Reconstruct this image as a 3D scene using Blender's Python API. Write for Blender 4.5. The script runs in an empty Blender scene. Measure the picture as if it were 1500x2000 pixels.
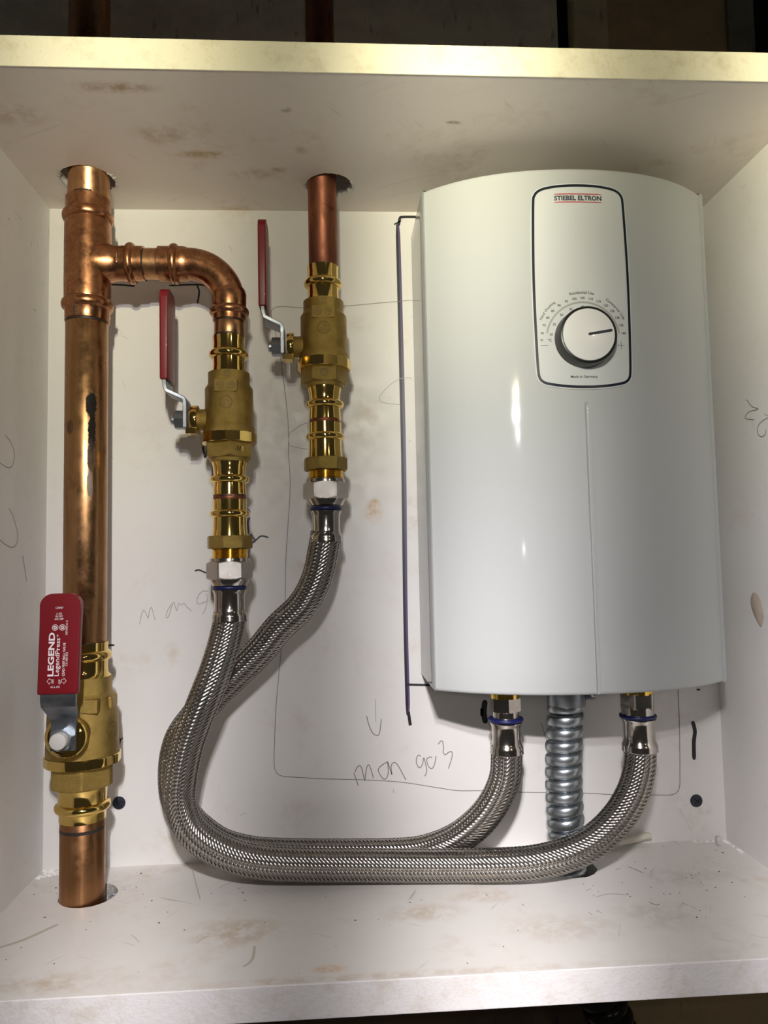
import bpy, bmesh, math, random
import numpy as np
from mathutils import Vector, Matrix
random.seed(7); np.random.seed(7)
PI = math.pi
S = 0.001                                   # all dimensions below are in millimetres
scn = bpy.context.scene
col = scn.collection
D = bpy.data

# ------------------------------------------------------------------ camera
CAM = Vector((212.87, -557.07, 212.70))
yaw, pitch, roll = 0.0627, 0.0680, -0.0204
fwd = Vector((math.sin(yaw)*math.cos(pitch), math.cos(yaw)*math.cos(pitch), math.sin(pitch)))
rt = Vector((math.cos(yaw), -math.sin(yaw), 0)); up = rt.cross(fwd)
r2 = math.cos(roll)*rt + math.sin(roll)*up; u2 = -math.sin(roll)*rt + math.cos(roll)*up
cd = D.cameras.new('camera'); cam = D.objects.new('camera', cd); col.objects.link(cam)
cam.matrix_world = Matrix(((r2.x, u2.x, -fwd.x, CAM.x*S), (r2.y, u2.y, -fwd.y, CAM.y*S), (r2.z, u2.z, -fwd.z, CAM.z*S), (0, 0, 0, 1)))
cd.sensor_fit = 'VERTICAL'; cd.sensor_height = 36.0; cd.lens = 1450/2000*36
cd.clip_start = 0.01; cd.clip_end = 50
scn.camera = cam

# ------------------------------------------------------------------ world, lamps, exposure
wd = D.worlds.new('dim_room'); scn.world = wd; wd.use_nodes = True
wd.node_tree.nodes['Background'].inputs[0].default_value = (1.0, 0.93, 0.84, 1)
wd.node_tree.nodes['Background'].inputs[1].default_value = 0.022
vs = scn.view_settings
vs.view_transform = 'Standard'; vs.look = 'None'; vs.gamma = 1.0; vs.use_curve_mapping = False
vs.exposure = 0.5

def aim(o, loc, target):
    o.location = Vector(loc)*S
    o.rotation_euler = (Vector(target)-Vector(loc)).to_track_quat('-Z', 'Y').to_euler()
def spot(name, loc, target, power, color, angle, blend, radius):
    l = D.lights.new(name, 'SPOT'); l.energy = power; l.color = color; l.spot_size = math.radians(angle)
    l.spot_blend = blend; l.shadow_soft_size = radius*S
    o = D.objects.new(name, l); col.objects.link(o); aim(o, loc, target); return o
WARM = (1.0, 0.93, 0.70); COOL = (1.0, 0.94, 0.93)
# a hand held work light, three columns of three LEDs above the phone; beam bands are added to imitate LED flicker stripes
def flicker_bands(l):
    l.use_nodes = True; nt = l.node_tree; em = nt.nodes['Emission']; L = nt.links.new
    g = nt.nodes.new('ShaderNodeNewGeometry'); sp = nt.nodes.new('ShaderNodeSeparateXYZ'); L(g.outputs['Incoming'], sp.inputs[0])
    def m(op, x, y=None):
        n = nt.nodes.new('ShaderNodeMath'); n.operation = op
        for k, c in enumerate((x, y)):
            if c is None: continue
            if isinstance(c, (int, float)): n.inputs[k].default_value = c
            else: L(c, n.inputs[k])
        return n.outputs[0]
    t = m('DIVIDE', sp.outputs[0], sp.outputs[1]); c = m('COSINE', m('MULTIPLY', m('SUBTRACT', t, .21), 2*math.pi/.443))
    L(m('ADD', m('MULTIPLY', c, .70), 1.0), em.inputs['Strength'])
for iz, (zz, el, pw, c) in enumerate(((380, -44, 3.9, (1, .95, .96)), (408, -14, 1.9, (.97, .95, .97)), (436, 15, 3.1, (1, .93, .58)))):
    for lx, az, side, cone in ((185, -9, 1.0, 84), (205, 24, 1.2, 84), (225, 42, 1.5, 60)):  # third column is added to brighten the right wall
        e, a = math.radians(el), math.radians(az)
        o = spot('work_light_led', (lx, -600, zz), (lx+1000*math.sin(a)*math.cos(e), -600+1000*math.cos(a)*math.cos(e), zz+1000*math.sin(e)), pw*side, c, cone, 1.0, 5)
        flicker_bands(o.data)
# the phone's own weak light beside its lens
spot('phone_light', (226, -560, 226), (240, 0, 230), 0.30, (1, 0.97, 0.93), 100, 1.0, 4)
# a ceiling bulb further back in the room
pl = D.lights.new('room_bulb', 'POINT'); pl.energy = 3.0; pl.color = (1, .86, .62); pl.shadow_soft_size = 0.04
po = D.objects.new('room_bulb', pl); col.objects.link(po); po.location = (1.25, -2.3, 1.05)

# ------------------------------------------------------------------ materials
MATS = {}
def nmat(name):
    m = D.materials.new(name); m.use_nodes = True; MATS[name] = m
    nt = m.node_tree; return m, nt, nt.nodes['Principled BSDF']
def node(nt, t, **kw):
    n = nt.nodes.new(t)
    for k, v in kw.items():
        if k.startswith('i_'):
            n.inputs[int(k[2:]) if k[2:].isdigit() else k[2:]].default_value = v
        else: setattr(n, k, v)
    return n
def pos(nt, scale=(1, 1, 1)):
    g = node(nt, 'ShaderNodeNewGeometry')
    v = node(nt, 'ShaderNodeVectorMath', operation='MULTIPLY'); v.inputs[1].default_value = tuple(1000*s for s in scale)
    nt.links.new(g.outputs['Position'], v.inputs[0]); return v.outputs[0]     # millimetres
def noise(nt, vec, scale, detail=4, rough=.6, dist=0):
    n = node(nt, 'ShaderNodeTexNoise'); n.inputs['Scale'].default_value = scale; n.inputs['Detail'].default_value = detail
    n.inputs['Roughness'].default_value = rough; n.inputs['Distortion'].default_value = dist
    nt.links.new(vec, n.inputs['Vector']); return n.outputs['Fac']
def ramp(nt, fac, a, b, lo=0., hi=1.):
    n = node(nt, 'ShaderNodeMapRange'); n.interpolation_type = 'SMOOTHSTEP'
    n.inputs[1].default_value = a; n.inputs[2].default_value = b; n.inputs[3].default_value = lo; n.inputs[4].default_value = hi
    nt.links.new(fac, n.inputs[0]); return n.outputs[0]
def mixc(nt, fac, a, b):
    n = node(nt, 'ShaderNodeMix'); n.data_type = 'RGBA'
    if isinstance(fac, (int, float)): n.inputs[0].default_value = fac
    else: nt.links.new(fac, n.inputs[0])
    for k, c in ((6, a), (7, b)):
        if isinstance(c, tuple): n.inputs[k].default_value = (*c, 1)
        else: nt.links.new(c, n.inputs[k])
    return n.outputs[2]
def mul(nt, a, b, op='MULTIPLY'):
    n = node(nt, 'ShaderNodeMath', operation=op)
    for k, c in ((0, a), (1, b)):
        if isinstance(c, (int, float)): n.inputs[k].default_value = c
        else: nt.links.new(c, n.inputs[k])
    return n.outputs[0]
def bump(nt, p, h, strength, dist=.0005):
    b = node(nt, 'ShaderNodeBump'); b.inputs['Strength'].default_value = strength; b.inputs['Distance'].default_value = dist
    nt.links.new(h, b.inputs['Height']); nt.links.new(b.outputs[0], p.inputs['Normal'])
def plain(name, c, rough=.5, metal=0., coat=0., spec=.5):
    m, nt, p = nmat(name)
    p.inputs['Base Color'].default_value = (*c, 1); p.inputs['Roughness'].default_value = rough
    p.inputs['Metallic'].default_value = metal; p.inputs['Coat Weight'].default_value = coat
    p.inputs['Specular IOR Level'].default_value = spec
    return m

def melamine(name, base, dirt=.5, spots=(), scuff=0., rough=.42):
    """white laminate board; spots = stains (x, y, z, radii, strength) at fixed places on the board"""
    m, nt, p = nmat(name); v = pos(nt)
    n1 = noise(nt, v, .018, 5, .62); n2 = noise(nt, v, .09, 4, .7)
    f = mul(nt, ramp(nt, n1, .50, .78), ramp(nt, n2, .35, .7)); f = mul(nt, f, dirt)
    c = mixc(nt, f, base, (.50, .37, .22))
    c = mixc(nt, ramp(nt, noise(nt, v, .006, 3), .35, .75, 0, .16), c, (base[0]*.72, base[1]*.68, base[2]*.6))
    if scuff:
        for ang, sc, th in ((.5, (.012, .16), .70), (-.9, (.02, .22), .72), (2.0, (.016, .12), .73)):
            rot = node(nt, 'ShaderNodeVectorRotate', rotation_type='Z_AXIS'); rot.inputs['Angle'].default_value = ang
            nt.links.new(v, rot.inputs['Vector'])
            s = node(nt, 'ShaderNodeVectorMath', operation='MULTIPLY'); s.inputs[1].default_value = (sc[0], sc[1], sc[1])
            nt.links.new(rot.outputs[0], s.inputs[0])
            c = mixc(nt, mul(nt, ramp(nt, noise(nt, s.outputs[0], 1., 3, .5), th-.04, th+.06), scuff), c, (.24, .19, .15))
    for (x, y, z, rx, ry, rz, st, cc) in spots:
        d = node(nt, 'ShaderNodeVectorMath', operation='SUBTRACT'); d.inputs[1].default_value = (x, y, z); nt.links.new(v, d.inputs[0])
        e = node(nt, 'ShaderNodeVectorMath', operation='DIVIDE'); e.inputs[1].default_value = (rx, ry, rz); nt.links.new(d.outputs[0], e.inputs[0])
        ln = node(nt, 'ShaderNodeVectorMath', operation='LENGTH'); nt.links.new(e.outputs[0], ln.inputs[0])
        k = mul(nt, ramp(nt, ln.outputs['Value'], 1., .15), ramp(nt, n2, .34, .62)); k = mul(nt, k, st)
        c = mixc(nt, k, c, cc)
    nt.links.new(c, p.inputs['Base Color']); p.inputs['Roughness'].default_value = rough
    nt.links.new(ramp(nt, n2, .3, .7, rough-.06, rough+.14), p.inputs['Roughness'])
    bump(nt, p, noise(nt, v, .5, 3), .05, .0004)
    return m
BR = (.42, .28, .15); OR = (.60, .34, .11); GR = (.40, .36, .30)
WB = (.74, .725, .705)
melamine('laminate_back', WB, .45, [(240, 0, 251, 9, 20, 12, .75, OR), (241, 0, 257, 5, 20, 6, .8, OR), (238, 0, 322, 16, 20, 22, .2, BR), (232, 0, 395, 16, 20, 10, .22, GR), (196, 0, 210, 26, 20, 14, .35, BR), (270, 0, 250, 12, 20, 30, .25, BR), (90, 0, 150, 8, 20, 12, .25, BR), (485, 0, 22, 9, 20, 6, .4, GR)])
melamine('laminate_side', WB, .25, [(501, -58, 176, 20, 6, 12, .3, BR), (501, -60, 20, 20, 4, 5, .5, BR)], .10)
melamine('laminate_floor', (.74, .715, .685), .6, [(150, -105, 0, 40, 26, 9, .45, BR), (262, -92, 0, 34, 16, 9, .45, BR), (205, -150, 0, 12, 6, 9, .8, OR), (340, -120, 0, 46, 24, 9, .28, BR), (60, -150, 0, 60, 12, 9, .35, BR), (400, -110, 0, 30, 26, 9, .35, GR), (440, -60, 0, 40, 20, 9, .35, GR), (300, -75, 0, 34, 12, 9, .35, BR), (240, -159, 0, 200, 5, 9, .35, BR)], .5)
melamine('laminate_ceiling', (.86, .79, .72), .5, [(92, -146, 484, 30, 7, 9, .8, BR), (24, -118, 484, 26, 16, 9, .45, BR), (128, -78, 484, 30, 7, 9, .8, (.5, .36, .16)), (106, -100, 484, 24, 16, 9, .5, BR), (160, -53, 484, 24, 12, 9, .5, BR), (176, -60, 484, 8, 6, 9, .7, BR), (192, -84, 484, 8, 6, 9, .5, BR), (290, -118, 484, 10, 3, 9, .9, (.30, .2, .1)), (186, -128, 484, 5, 4, 9, .9, GR), (440, -75, 484, 14, 8, 9, .3, BR)], .15)
def edge_paint(name, base, dirt):
    m, nt, p = nmat(name); v = pos(nt)
    c = mixc(nt, ramp(nt, noise(nt, v, .05, 6, .7), .48, .72, 0, dirt), base, (.52, .42, .26))
    c = mixc(nt, ramp(nt, noise(nt, v, .22, 4, .7), .56, .74, 0, .5), c, (base[0]*.8, base[1]*.76, base[2]*.68))
    nt.links.new(c, p.inputs['Base Color']); p.inputs['Roughness'].default_value = .55
    bump(nt, p, noise(nt, v, .35, 5, .7), .5, .0008); return m
edge_paint('edge_cream', (.88, .83, .65), .45)
edge_paint('edge_white', (.82, .79, .79), .35)
def particle(name, a, b):
    m, nt, p = nmat(name); v = pos(nt)
    nt.links.new(mixc(nt, ramp(nt, noise(nt, v, .9, 5, .8), .4, .62), a, b), p.inputs['Base Color']); p.inputs['Roughness'].default_value = .9
    bump(nt, p, noise(nt, v, .8, 4, .8), 1., .0012); return m
particle('chipboard', (.72, .70, .66), (.38, .36, .33))
particle('plaster', (.86, .85, .82), (.70, .67, .62))
particle('lint', (.56, .58, .62), (.20, .21, .24))

def copper(name, a, b, rough=.27, ring=.25, oxide=.3, stretch=(1, 1, .12), dark=(.16, .075, .04), scars=()):
    m, nt, p = nmat(name)
    v = pos(nt); vs_ = pos(nt, stretch)
    c = mixc(nt, ramp(nt, noise(nt, vs_, .16, 5, .65, .6), .3, .72), a, b)
    c = mixc(nt, ramp(nt, noise(nt, v, .11, 5, .7, .8), .52, .74, 0, oxide), c, dark)
    scar_r = None
    for (x, y, z, rx, ry, rz, cc, st) in scars:
        d = node(nt, 'ShaderNodeVectorMath', operation='SUBTRACT'); d.inputs[1].default_value = (x, y, z); nt.links.new(v, d.inputs[0])
        e = node(nt, 'ShaderNodeVectorMath', operation='DIVIDE'); e.inputs[1].default_value = (rx, ry, rz); nt.links.new(d.outputs[0], e.inputs[0])
        ln = node(nt, 'ShaderNodeVectorMath', operation='LENGTH'); nt.links.new(e.outputs[0], ln.inputs[0])
        wob = mul(nt, ln.outputs['Value'], mul(nt, noise(nt, v, .35, 4, .7), .9, 'SUBTRACT'), 'ADD')
        wob = mul(nt, wob, .4, 'ADD')
        k = mul(nt, ramp(nt, wob, 1.0, .72), st)
        c = mixc(nt, k, c, cc); scar_r = k if scar_r is None else mul(nt, scar_r, k, 'MAXIMUM')
    nt.links.new(c, p.inputs['Base Color']); p.inputs['Metallic'].default_value = 1.
    rr = ramp(nt, noise(nt, v, .09, 5, .7), .35, .7, rough, rough+.14)
    if scar_r is not None: rr = mul(nt, rr, mul(nt, scar_r, .4), 'ADD')
    nt.links.new(rr, p.inputs['Roughness'])
    fine = noise(nt, pos(nt, (.15, .15, 3.2)), 1., 3, .7)
    bump(nt, p, fine, ring, .0001)
    return m
copper('copper_bright', (.60, .33, .17), (.45, .225, .105), .26, .30, .25)
copper('copper_fitting', (.54, .26, .13), (.35, .15, .07), .24, .05, .55, (1, 1, 1))
copper('copper_long', (.50, .28, .13), (.36, .19, .085), .27, .22, .35, (1, 1, .08), scars=[(51, -60, 321, 3.4, 12, 11, (.030, .028, .026), 1), (51.5, -60, 303, 2.4, 12, 16, (.035, .03, .028), 1), (51, -60, 286, 2.2, 12, 14, (.08, .06, .05), .9), (50.5, -60, 268, 1.9, 12, 11, (.26, .22, .20), .9), (37.6, -60, 306, 3.0, 12, 5.5, (.16, .09, .055), .9)])
copper('copper_stub', (.38, .195, .09), (.28, .135, .06), .30, .12, .3, (1, 1, .05))
copper('copper_dull', (.36, .145, .085), (.22, .08, .05), .44, .25, .6, (1, 1, .2), (.09, .035, .025))
def brass(name, a, b, rough, grain=0., tarn=.2):
    m, nt, p = nmat(name); v = pos(nt)
    c = mixc(nt, ramp(nt, noise(nt, v, .12, 4), .35, .7), a, b)
    c = mixc(nt, ramp(nt, noise(nt, v, .25, 5, .75), .56, .78, 0, tarn), c, (.17, .10, .03))
    nt.links.new(c, p.inputs['Base Color']); p.inputs['Metallic'].default_value = 1.; p.inputs['Roughness'].default_value = rough
    if grain: bump(nt, p, noise(nt, v, 2.2, 3, .7), grain, .0005)
    return m
brass('brass_cast', (.42, .29, .085), (.33, .225, .06), .38, .8)
brass('brass_polished', (.84, .60, .19), (.76, .52, .15), .09, 0, .06)
brass('brass_thread', (.95, .68, .16), (.85, .56, .10), .16, 0, .1)
def steel(name, a, rough, grain=0., gs=2.5, metal=1.):
    m, nt, p = nmat(name); v = pos(nt)
    nt.links.new(mixc(nt, ramp(nt, noise(nt, v, .2, 4), .35, .7), a, tuple(x*.85 for x in a)), p.inputs['Base Color'])
    p.inputs['Metallic'].default_value = metal; p.inputs['Roughness'].default_value = rough
    if grain: bump(nt, p, noise(nt, v, gs, 3, .7), grain, .0004)
    return m
steel('nickel_plate', (.56, .52, .475), .16)
steel('nickel_blasted', (.58, .54, .50), .20, .5, 2.6)
steel('braid_wire', (.42, .395, .36), .29)
steel('zinc_steel', (.46, .50, .53), .36, .12, .8)
steel('zinc_plate', (.27, .29, .32), .38, .1, .6)
plain('bolt_cap', (.50, .49, .45), .6)
plain('hose_core', (.015, .014, .013), .8)
plain('blue_ring', (.006, .010, .075), .4)
plain('red_grip', (.17, .002, .007), .42, coat=.1)
plain('grip_print', (.78, .74, .74), .5)
plain('heater_white', (.465, .48, .475), .09, spec=.045)
plain('heater_inside', (.05, .05, .05), .7)
plain('panel_white', (.62, .64, .64), .16, spec=.2)
plain('panel_border', (.012, .017, .028), .25)
plain('panel_seam', (.50, .51, .53), .4)
plain('print_black', (.03, .035, .045), .5)
plain('print_grey', (.36, .37, .36), .5)
plain('print_red', (.50, .02, .03), .5)
plain('knob_black', (.012, .013, .014), .33)
plain('knob_white', (.80, .80, .79), .2, coat=.3)
plain('ink_black', (.010, .009, .014), .45)
plain('ink_purple', (.085, .06, .15), .4)
plain('pencil', (.20, .19, .19), .5)
plain('pencil_faint', (.36, .33, .32), .5)
plain('scuff_tan', (.52, .47, .40), .5)
plain('scuff_brown', (.30, .22, .13), .6)
plain('scuff_dark', (.14, .12, .10), .6)
plain('marker_on_pipe', (.02, .014, .012), .5)
plain('cast_groove', (.13, .085, .025), .6)
plain('screw_black', (.012, .018, .030), .35)
plain('smear', (.46, .38, .31), .8)
plain('cable_beige', (.62, .58, .50), .5)
plain('conduit_black', (.010, .010, .011), .25)
plain('dust', (.10, .085, .07), .9)
plain('dust_white', (.85, .84, .82), .9)
plain('cavity_black', (.008, .007, .006), .9)
def wallboard(name, a, b, scratch=0.):
    m, nt, p = nmat(name); v = pos(nt)
    c = mixc(nt, ramp(nt, noise(nt, v, .02, 5, .65), .35, .7), a, b)
    s = pos(nt, (.25, .25, .06))
    c = mixc(nt, ramp(nt, noise(nt, s, .6, 3, .5), .66, .74, 0, .7), c, tuple(x*.35 for x in a))
    if scratch: c = mixc(nt, ramp(nt, noise(nt, pos(nt, (.3, .3, .1)), 1.1, 3), .70, .76, 0, scratch), c, (.5, .46, .38))
    nt.links.new(c, p.inputs['Base Color']); p.inputs['Roughness'].default_value = .85
    bump(nt, p, noise(nt, v, .1, 5), .4, .002); return m
wallboard('board_grey', (.85, .82, .70), (.66, .63, .54))
wallboard('board_brown', (.66, .50, .29), (.5, .38, .22), .5)
wallboard('stud_pale', (.78, .73, .50), (.6, .55, .38))
wallboard('stud_grey', (.36, .36, .28), (.24, .24, .19))
wallboard('wood_dark', (.16, .11, .07), (.10, .07, .045))

# ------------------------------------------------------------------ mesh helpers
def mesh_obj(name, verts, faces, mat, parent=None, smooth=None, mats=None, midx=None):
    me = D.meshes.new(name)
    me.from_pydata([(v[0]*S, v[1]*S, v[2]*S) for v in verts], [], faces)
    bm = bmesh.new(); bm.from_mesh(me); bmesh.ops.recalc_face_normals(bm, faces=bm.faces); bm.to_mesh(me); bm.free()
    for m in (mats or [mat]): me.materials.append(MATS[m])
    if midx: me.polygons.foreach_set('material_index', midx)
    if smooth is not None:
        me.polygons.foreach_set('use_smooth', [True]*len(me.polygons)); me.set_sharp_from_angle(angle=math.radians(smooth))
    o = D.objects.new(name, me); col.objects.link(o)
    if parent is not None: attach(o, parent)
    return o
def attach(o, parent):
    o.parent = parent; o.matrix_parent_inverse = Matrix.Translation(-root_loc(parent))
def root_loc(p):
    return p.location.copy() if p.parent is None else Vector((0, 0, 0))
def tag(o, label, cat, group=None):
    o['label'] = label; o['category'] = cat
    if group: o['group'] = group
    return o
def thing(name, label, cat, loc, group=None):
    o = D.objects.new(name, None); o.empty_display_size = .01; col.objects.link(o); o.location = Vector(loc)*S
    return tag(o, label, cat, group)
def structure(o): o['kind'] = 'structure'; return o
class MB:
    def __init__(s): s.v = []; s.f = []
    def add(s, v, f):
        k = len(s.v); s.v += [tuple(x) for x in v]; s.f += [tuple(i+k for i in q) for q in f]; return s
    def build(s, name, mat, parent=None, smooth=None): return mesh_obj(name, s.v, s.f, mat, parent, smooth)
def box(x0, x1, y0, y1, z0, z1):
    v = [(x, y, z) for x in (x0, x1) for y in (y0, y1) for z in (z0, z1)]
    return v, [(0, 1, 3, 2), (4, 6, 7, 5), (0, 4, 5, 1), (2, 3, 7, 6), (0, 2, 6, 4), (1, 5, 7, 3)]
def bbox(x0, x1, y0, y1, z0, z1, bev=.6):
    """box with chamfered edges"""
    bm = bmesh.new(); v, f = box(x0, x1, y0, y1, z0, z1); bv = [bm.verts.new(p) for p in v]
    for q in f: bm.faces.new([bv[i] for i in q])
    bmesh.ops.recalc_face_normals(bm, faces=bm.faces)
    bmesh.ops.bevel(bm, geom=bm.edges[:], offset=bev, segments=2, affect='EDGES', profile=.6)
    bm.verts.index_update(); out = [tuple(p.co) for p in bm.verts], [tuple(x.index for x in q.verts) for q in bm.faces]; bm.free(); return out
def frame(axis):
    a = Vector(axis).normalized(); t = Vector((0, -1, 0)) if abs(a.y) < .9 else Vector((0, 0, 1))
    e1 = (t-a*t.dot(a)).normalized(); e2 = a.cross(e1); return a, e1, e2
def lathe(prof, o, axis=(0, 0, 1), n=56, rfun=None, caps=True):
    """revolve [(r, h)] about axis through o; rfun(theta, r, h) may reshape the radius (theta 0 faces the viewer)"""
    a, e1, e2 = frame(axis); o = Vector(o); v = []; f = []
    for r, h in prof:
        for k in range(n):
            t = 2*PI*k/n; rr = rfun(t, r, h) if rfun else r
            v.append(tuple(o+a*h+(e1*math.cos(t)+e2*math.sin(t))*rr))
    for i in range(len(prof)-1):
        for k in range(n):
            k2 = (k+1) % n; f.append((i*n+k, i*n+k2, (i+1)*n+k2, (i+1)*n+k))
    if caps: f.append(tuple(range(n-1, -1, -1))); f.append(tuple((len(prof)-1)*n+k for k in range(n)))
    return v, f
def nut(sides, ap, h0, h1, o, axis=(0, 0, 1), rot=0., ch=None, n=96, topch=True, botch=True):
    """polygonal nut with turned chamfers; ap = apothem; rot 0 turns a flat to the viewer"""
    st = 2*PI/sides; R = ap/math.cos(st/2)
    def rh(t, r, h):
        u = (t-rot+st/2) % st-st/2; p = ap/math.cos(u); lim = 1e9
        if botch: lim = min(lim, ap*1.0+(h-h0)*1.75)
        if topch: lim = min(lim, ap*1.0+(h1-h)*1.75)
        return min(p, lim)
    dz = (R-ap)/1.75; hs = [h0, h0+dz*.35, h0+dz*.7, h0+dz, h1-dz, h1-dz*.7, h1-dz*.35, h1]
    return lathe([(ap, h) for h in hs], o, axis, n, rh)
def tube(pts, r, n=16, caps=True):
    pts = [Vector(p) for p in pts]; v = []; f = []; T, N = transport(pts)
    for p, t, nn in zip(pts, T, N):
        b = t.cross(nn)
        for k in range(n):
            a = 2*PI*k/n; v.append(tuple(p+(nn*math.cos(a)+b*math.sin(a))*r))
    for i in range(len(pts)-1):
        for k in range(n):
            k2 = (k+1) % n; f.append((i*n+k, i*n+k2, (i+1)*n+k2, (i+1)*n+k))
    if caps: f.append(tuple(range(n-1, -1, -1))); f.append(tuple((len(pts)-1)*n+k for k in range(n)))
    return v, f
def transport(pts):
    T = [(pts[min(i+1, len(pts)-1)]-pts[max(i-1, 0)]).normalized() for i in range(len(pts))]
    n = Vector((0, -1, 0)); n = (n-T[0]*n.dot(T[0])).normalized(); N = [n]
    for i in range(1, len(pts)):
        n = N[-1]-T[i]*N[-1].dot(T[i]); N.append(n.normalized())
    return T, N
def catmull(P, per=8, closed=False):
    P = [np.array(p, float) for p in P]; n = len(P); out = []
    rng = range(n) if closed else range(n-1)
    for i in rng:
        if closed: p0, p1, p2, p3 = P[i-1], P[i], P[(i+1) % n], P[(i+2) % n]
        else: p0, p1, p2, p3 = P[max(i-1, 0)], P[i], P[i+1], P[min(i+2, n-1)]
        for k in range(per):
            t = k/per; out.append(.5*((2*p1)+(-p0+p2)*t+(2*p0-5*p1+4*p2-p3)*t*t+(-p0+3*p1-3*p2+p3)*t**3))
    if not closed: out.append(P[-1])
    return out
def resample(P, step):
    P = np.array(P); d = np.r_[0, np.cumsum(np.linalg.norm(np.diff(P, axis=0), axis=1))]; n = max(2, int(round(d[-1]/step))+1)
    s = np.linspace(0, d[-1], n); return np.stack([np.interp(s, d, P[:, k]) for k in range(P.shape[1])], 1), s
def ribbon(P, w, closed=False, smooth=True, taper=True):
    """flat stroke of width w along a 2-D polyline -> 2-D verts, faces"""
    P = np.array(catmull(P, 6, closed) if smooth and len(P) > 2 else P, float); n = len(P)
    if closed: t = np.roll(P, -1, 0)-np.roll(P, 1, 0)
    else: t = np.gradient(P, axis=0)
    t /= np.linalg.norm(t, axis=1)[:, None]+1e-9; q = np.stack([-t[:, 1], t[:, 0]], 1)
    ww = np.full(n, w/2)
    if not closed and taper: P = P.copy(); P[0] -= t[0]*w*.25; P[-1] += t[-1]*w*.25; ww[0] *= .55; ww[-1] *= .55
    v = [tuple(p) for p in np.concatenate([P+q*ww[:, None], P-q*ww[:, None]])]
    m = n if closed else n-1
    return v, [(i, (i+1) % n, n+(i+1) % n, n+i) for i in range(m)]
def text2d(s, w=None, h=None, bold=0.):
    """glyph outlines -> centred 2-D verts and faces, scaled to width w and/or height h (mm)"""
    cu = D.curves.new('t', 'FONT'); cu.body = s; cu.size = 1.; cu.offset = bold; cu.resolution_u = 3
    ob = D.objects.new('t', cu); col.objects.link(ob)
    dg = bpy.context.evaluated_depsgraph_get(); me = ob.evaluated_get(dg).to_mesh()
    v = np.array([p.co[:2] for p in me.vertices]); f = [tuple(p.vertices) for p in me.polygons]
    ob.evaluated_get(dg).to_mesh_clear(); D.objects.remove(ob); D.curves.remove(cu)
    lo, hi = v.min(0), v.max(0); v = v-(lo+hi)/2; sx = w/(hi-lo)[0] if w else None; sy = h/(hi-lo)[1] if h else None
    return v*np.array([sx or sy, sy or sx]), f
def rot2(v, a, o=(0, 0)):
    c, s = math.cos(a), math.sin(a); v = np.asarray(v, float); return np.stack([v[:, 0]*c-v[:, 1]*s+o[0], v[:, 0]*s+v[:, 1]*c+o[1]], 1)
def strokes(mb, Ls, w, fn, closed=False, smooth=True):
    for L in Ls:
        v, f = ribbon(L, w, closed, smooth); mb.add([fn(*p) for p in v], f)
def ringpts(cx, cz, r, n=20): return [(cx+r*math.cos(2*PI*k/n), cz+r*math.sin(2*PI*k/n)) for k in range(n)]
def bead(z, R, r0, hw, n=7): return [(r0+(R-r0)*math.sin(PI*k/(n-1)), z-hw*math.cos(PI*k/(n-1))) for k in range(n)]

# ------------------------------------------------------------------ the cupboard (setting)
W, H, DP = 500.9, 484.0, 162.0
def board(name, x0, x1, y0, y1, z0, z1, holes, mats, parent=None):
    bm = bmesh.new()
    def loop(pts):
        vs_ = [bm.verts.new((p[0], p[1], z0)) for p in pts]
        for i in range(len(vs_)): bm.edges.new((vs_[i], vs_[(i+1) % len(vs_)]))
    loop([(x0, y0), (x1, y0), (x1, y1), (x0, y1)])
    for (cx, cy, rx, ry, jag) in holes:
        n = 44; loop([(cx+rx*(1+random.uniform(-jag, jag))*math.cos(2*PI*k/n), cy+ry*(1+random.uniform(-jag, jag))*math.sin(2*PI*k/n)) for k in range(n)])
    bmesh.ops.triangle_fill(bm, use_beauty=True, edges=bm.edges[:])
    r = bmesh.ops.extrude_face_region(bm, geom=bm.faces[:])
    bmesh.ops.translate(bm, vec=(0, 0, z1-z0), verts=[e for e in r['geom'] if isinstance(e, bmesh.types.BMVert)])
    bmesh.ops.recalc_face_normals(bm, faces=bm.faces)
    bm.verts.index_update(); v = [tuple(p.co) for p in bm.verts]; f = [tuple(q.index for q in x.verts) for x in bm.faces]
    mi = []
    for x in bm.faces:
        c = x.calc_center_median(); side = abs(x.normal.z) < .5
        mi.append(1 if side and x0+1 < c.x < x1-1 and y0+1 < c.y < y1-1 else 0)
    bm.free()
    return mesh_obj(name, v, f, None, parent, None, mats, mi)
floor = structure(board('floor', 0, W, -DP, 0, -17, 0, [(46.5, -45, 18.2, 18.4, .012), (369.5, -38, 17.5, 16.5, .02)], ['laminate_floor', 'chipboard']))
ceiling = structure(board('ceiling', 0, W, -DP, 0, H, H+17, [(43.0, -44, 18.0, 18.5, .035), (210.6, -38.5, 16.6, 17.5, .02)], ['laminate_ceiling', 'chipboard']))
def struct_box(name, b, mat, parent=None):
    o = mesh_obj(name, *box(*b), mat, parent)
    return structure(o) if parent is None else o
wall_back = struct_box('wall_back', (0, W, 0, 9, 0, H), 'laminate_back')
wall_left = struct_box('wall_left', (-17, 0, -DP, 9, -17, H+17), 'laminate_side')
wall_right = struct_box('wall_right', (W, W+17, -DP, 9, -17, H+17), 'laminate_side')
mesh_obj('edge_strip', *bbox(-17, W+17, -DP-1.2, -DP, H-.2, H+17.2, .5), 'edge_cream', ceiling)
mesh_obj('edge_strip', *bbox(-17, W+17, -DP-1.2, -DP, -17.2, .2, .5), 'edge_white', floor)
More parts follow.
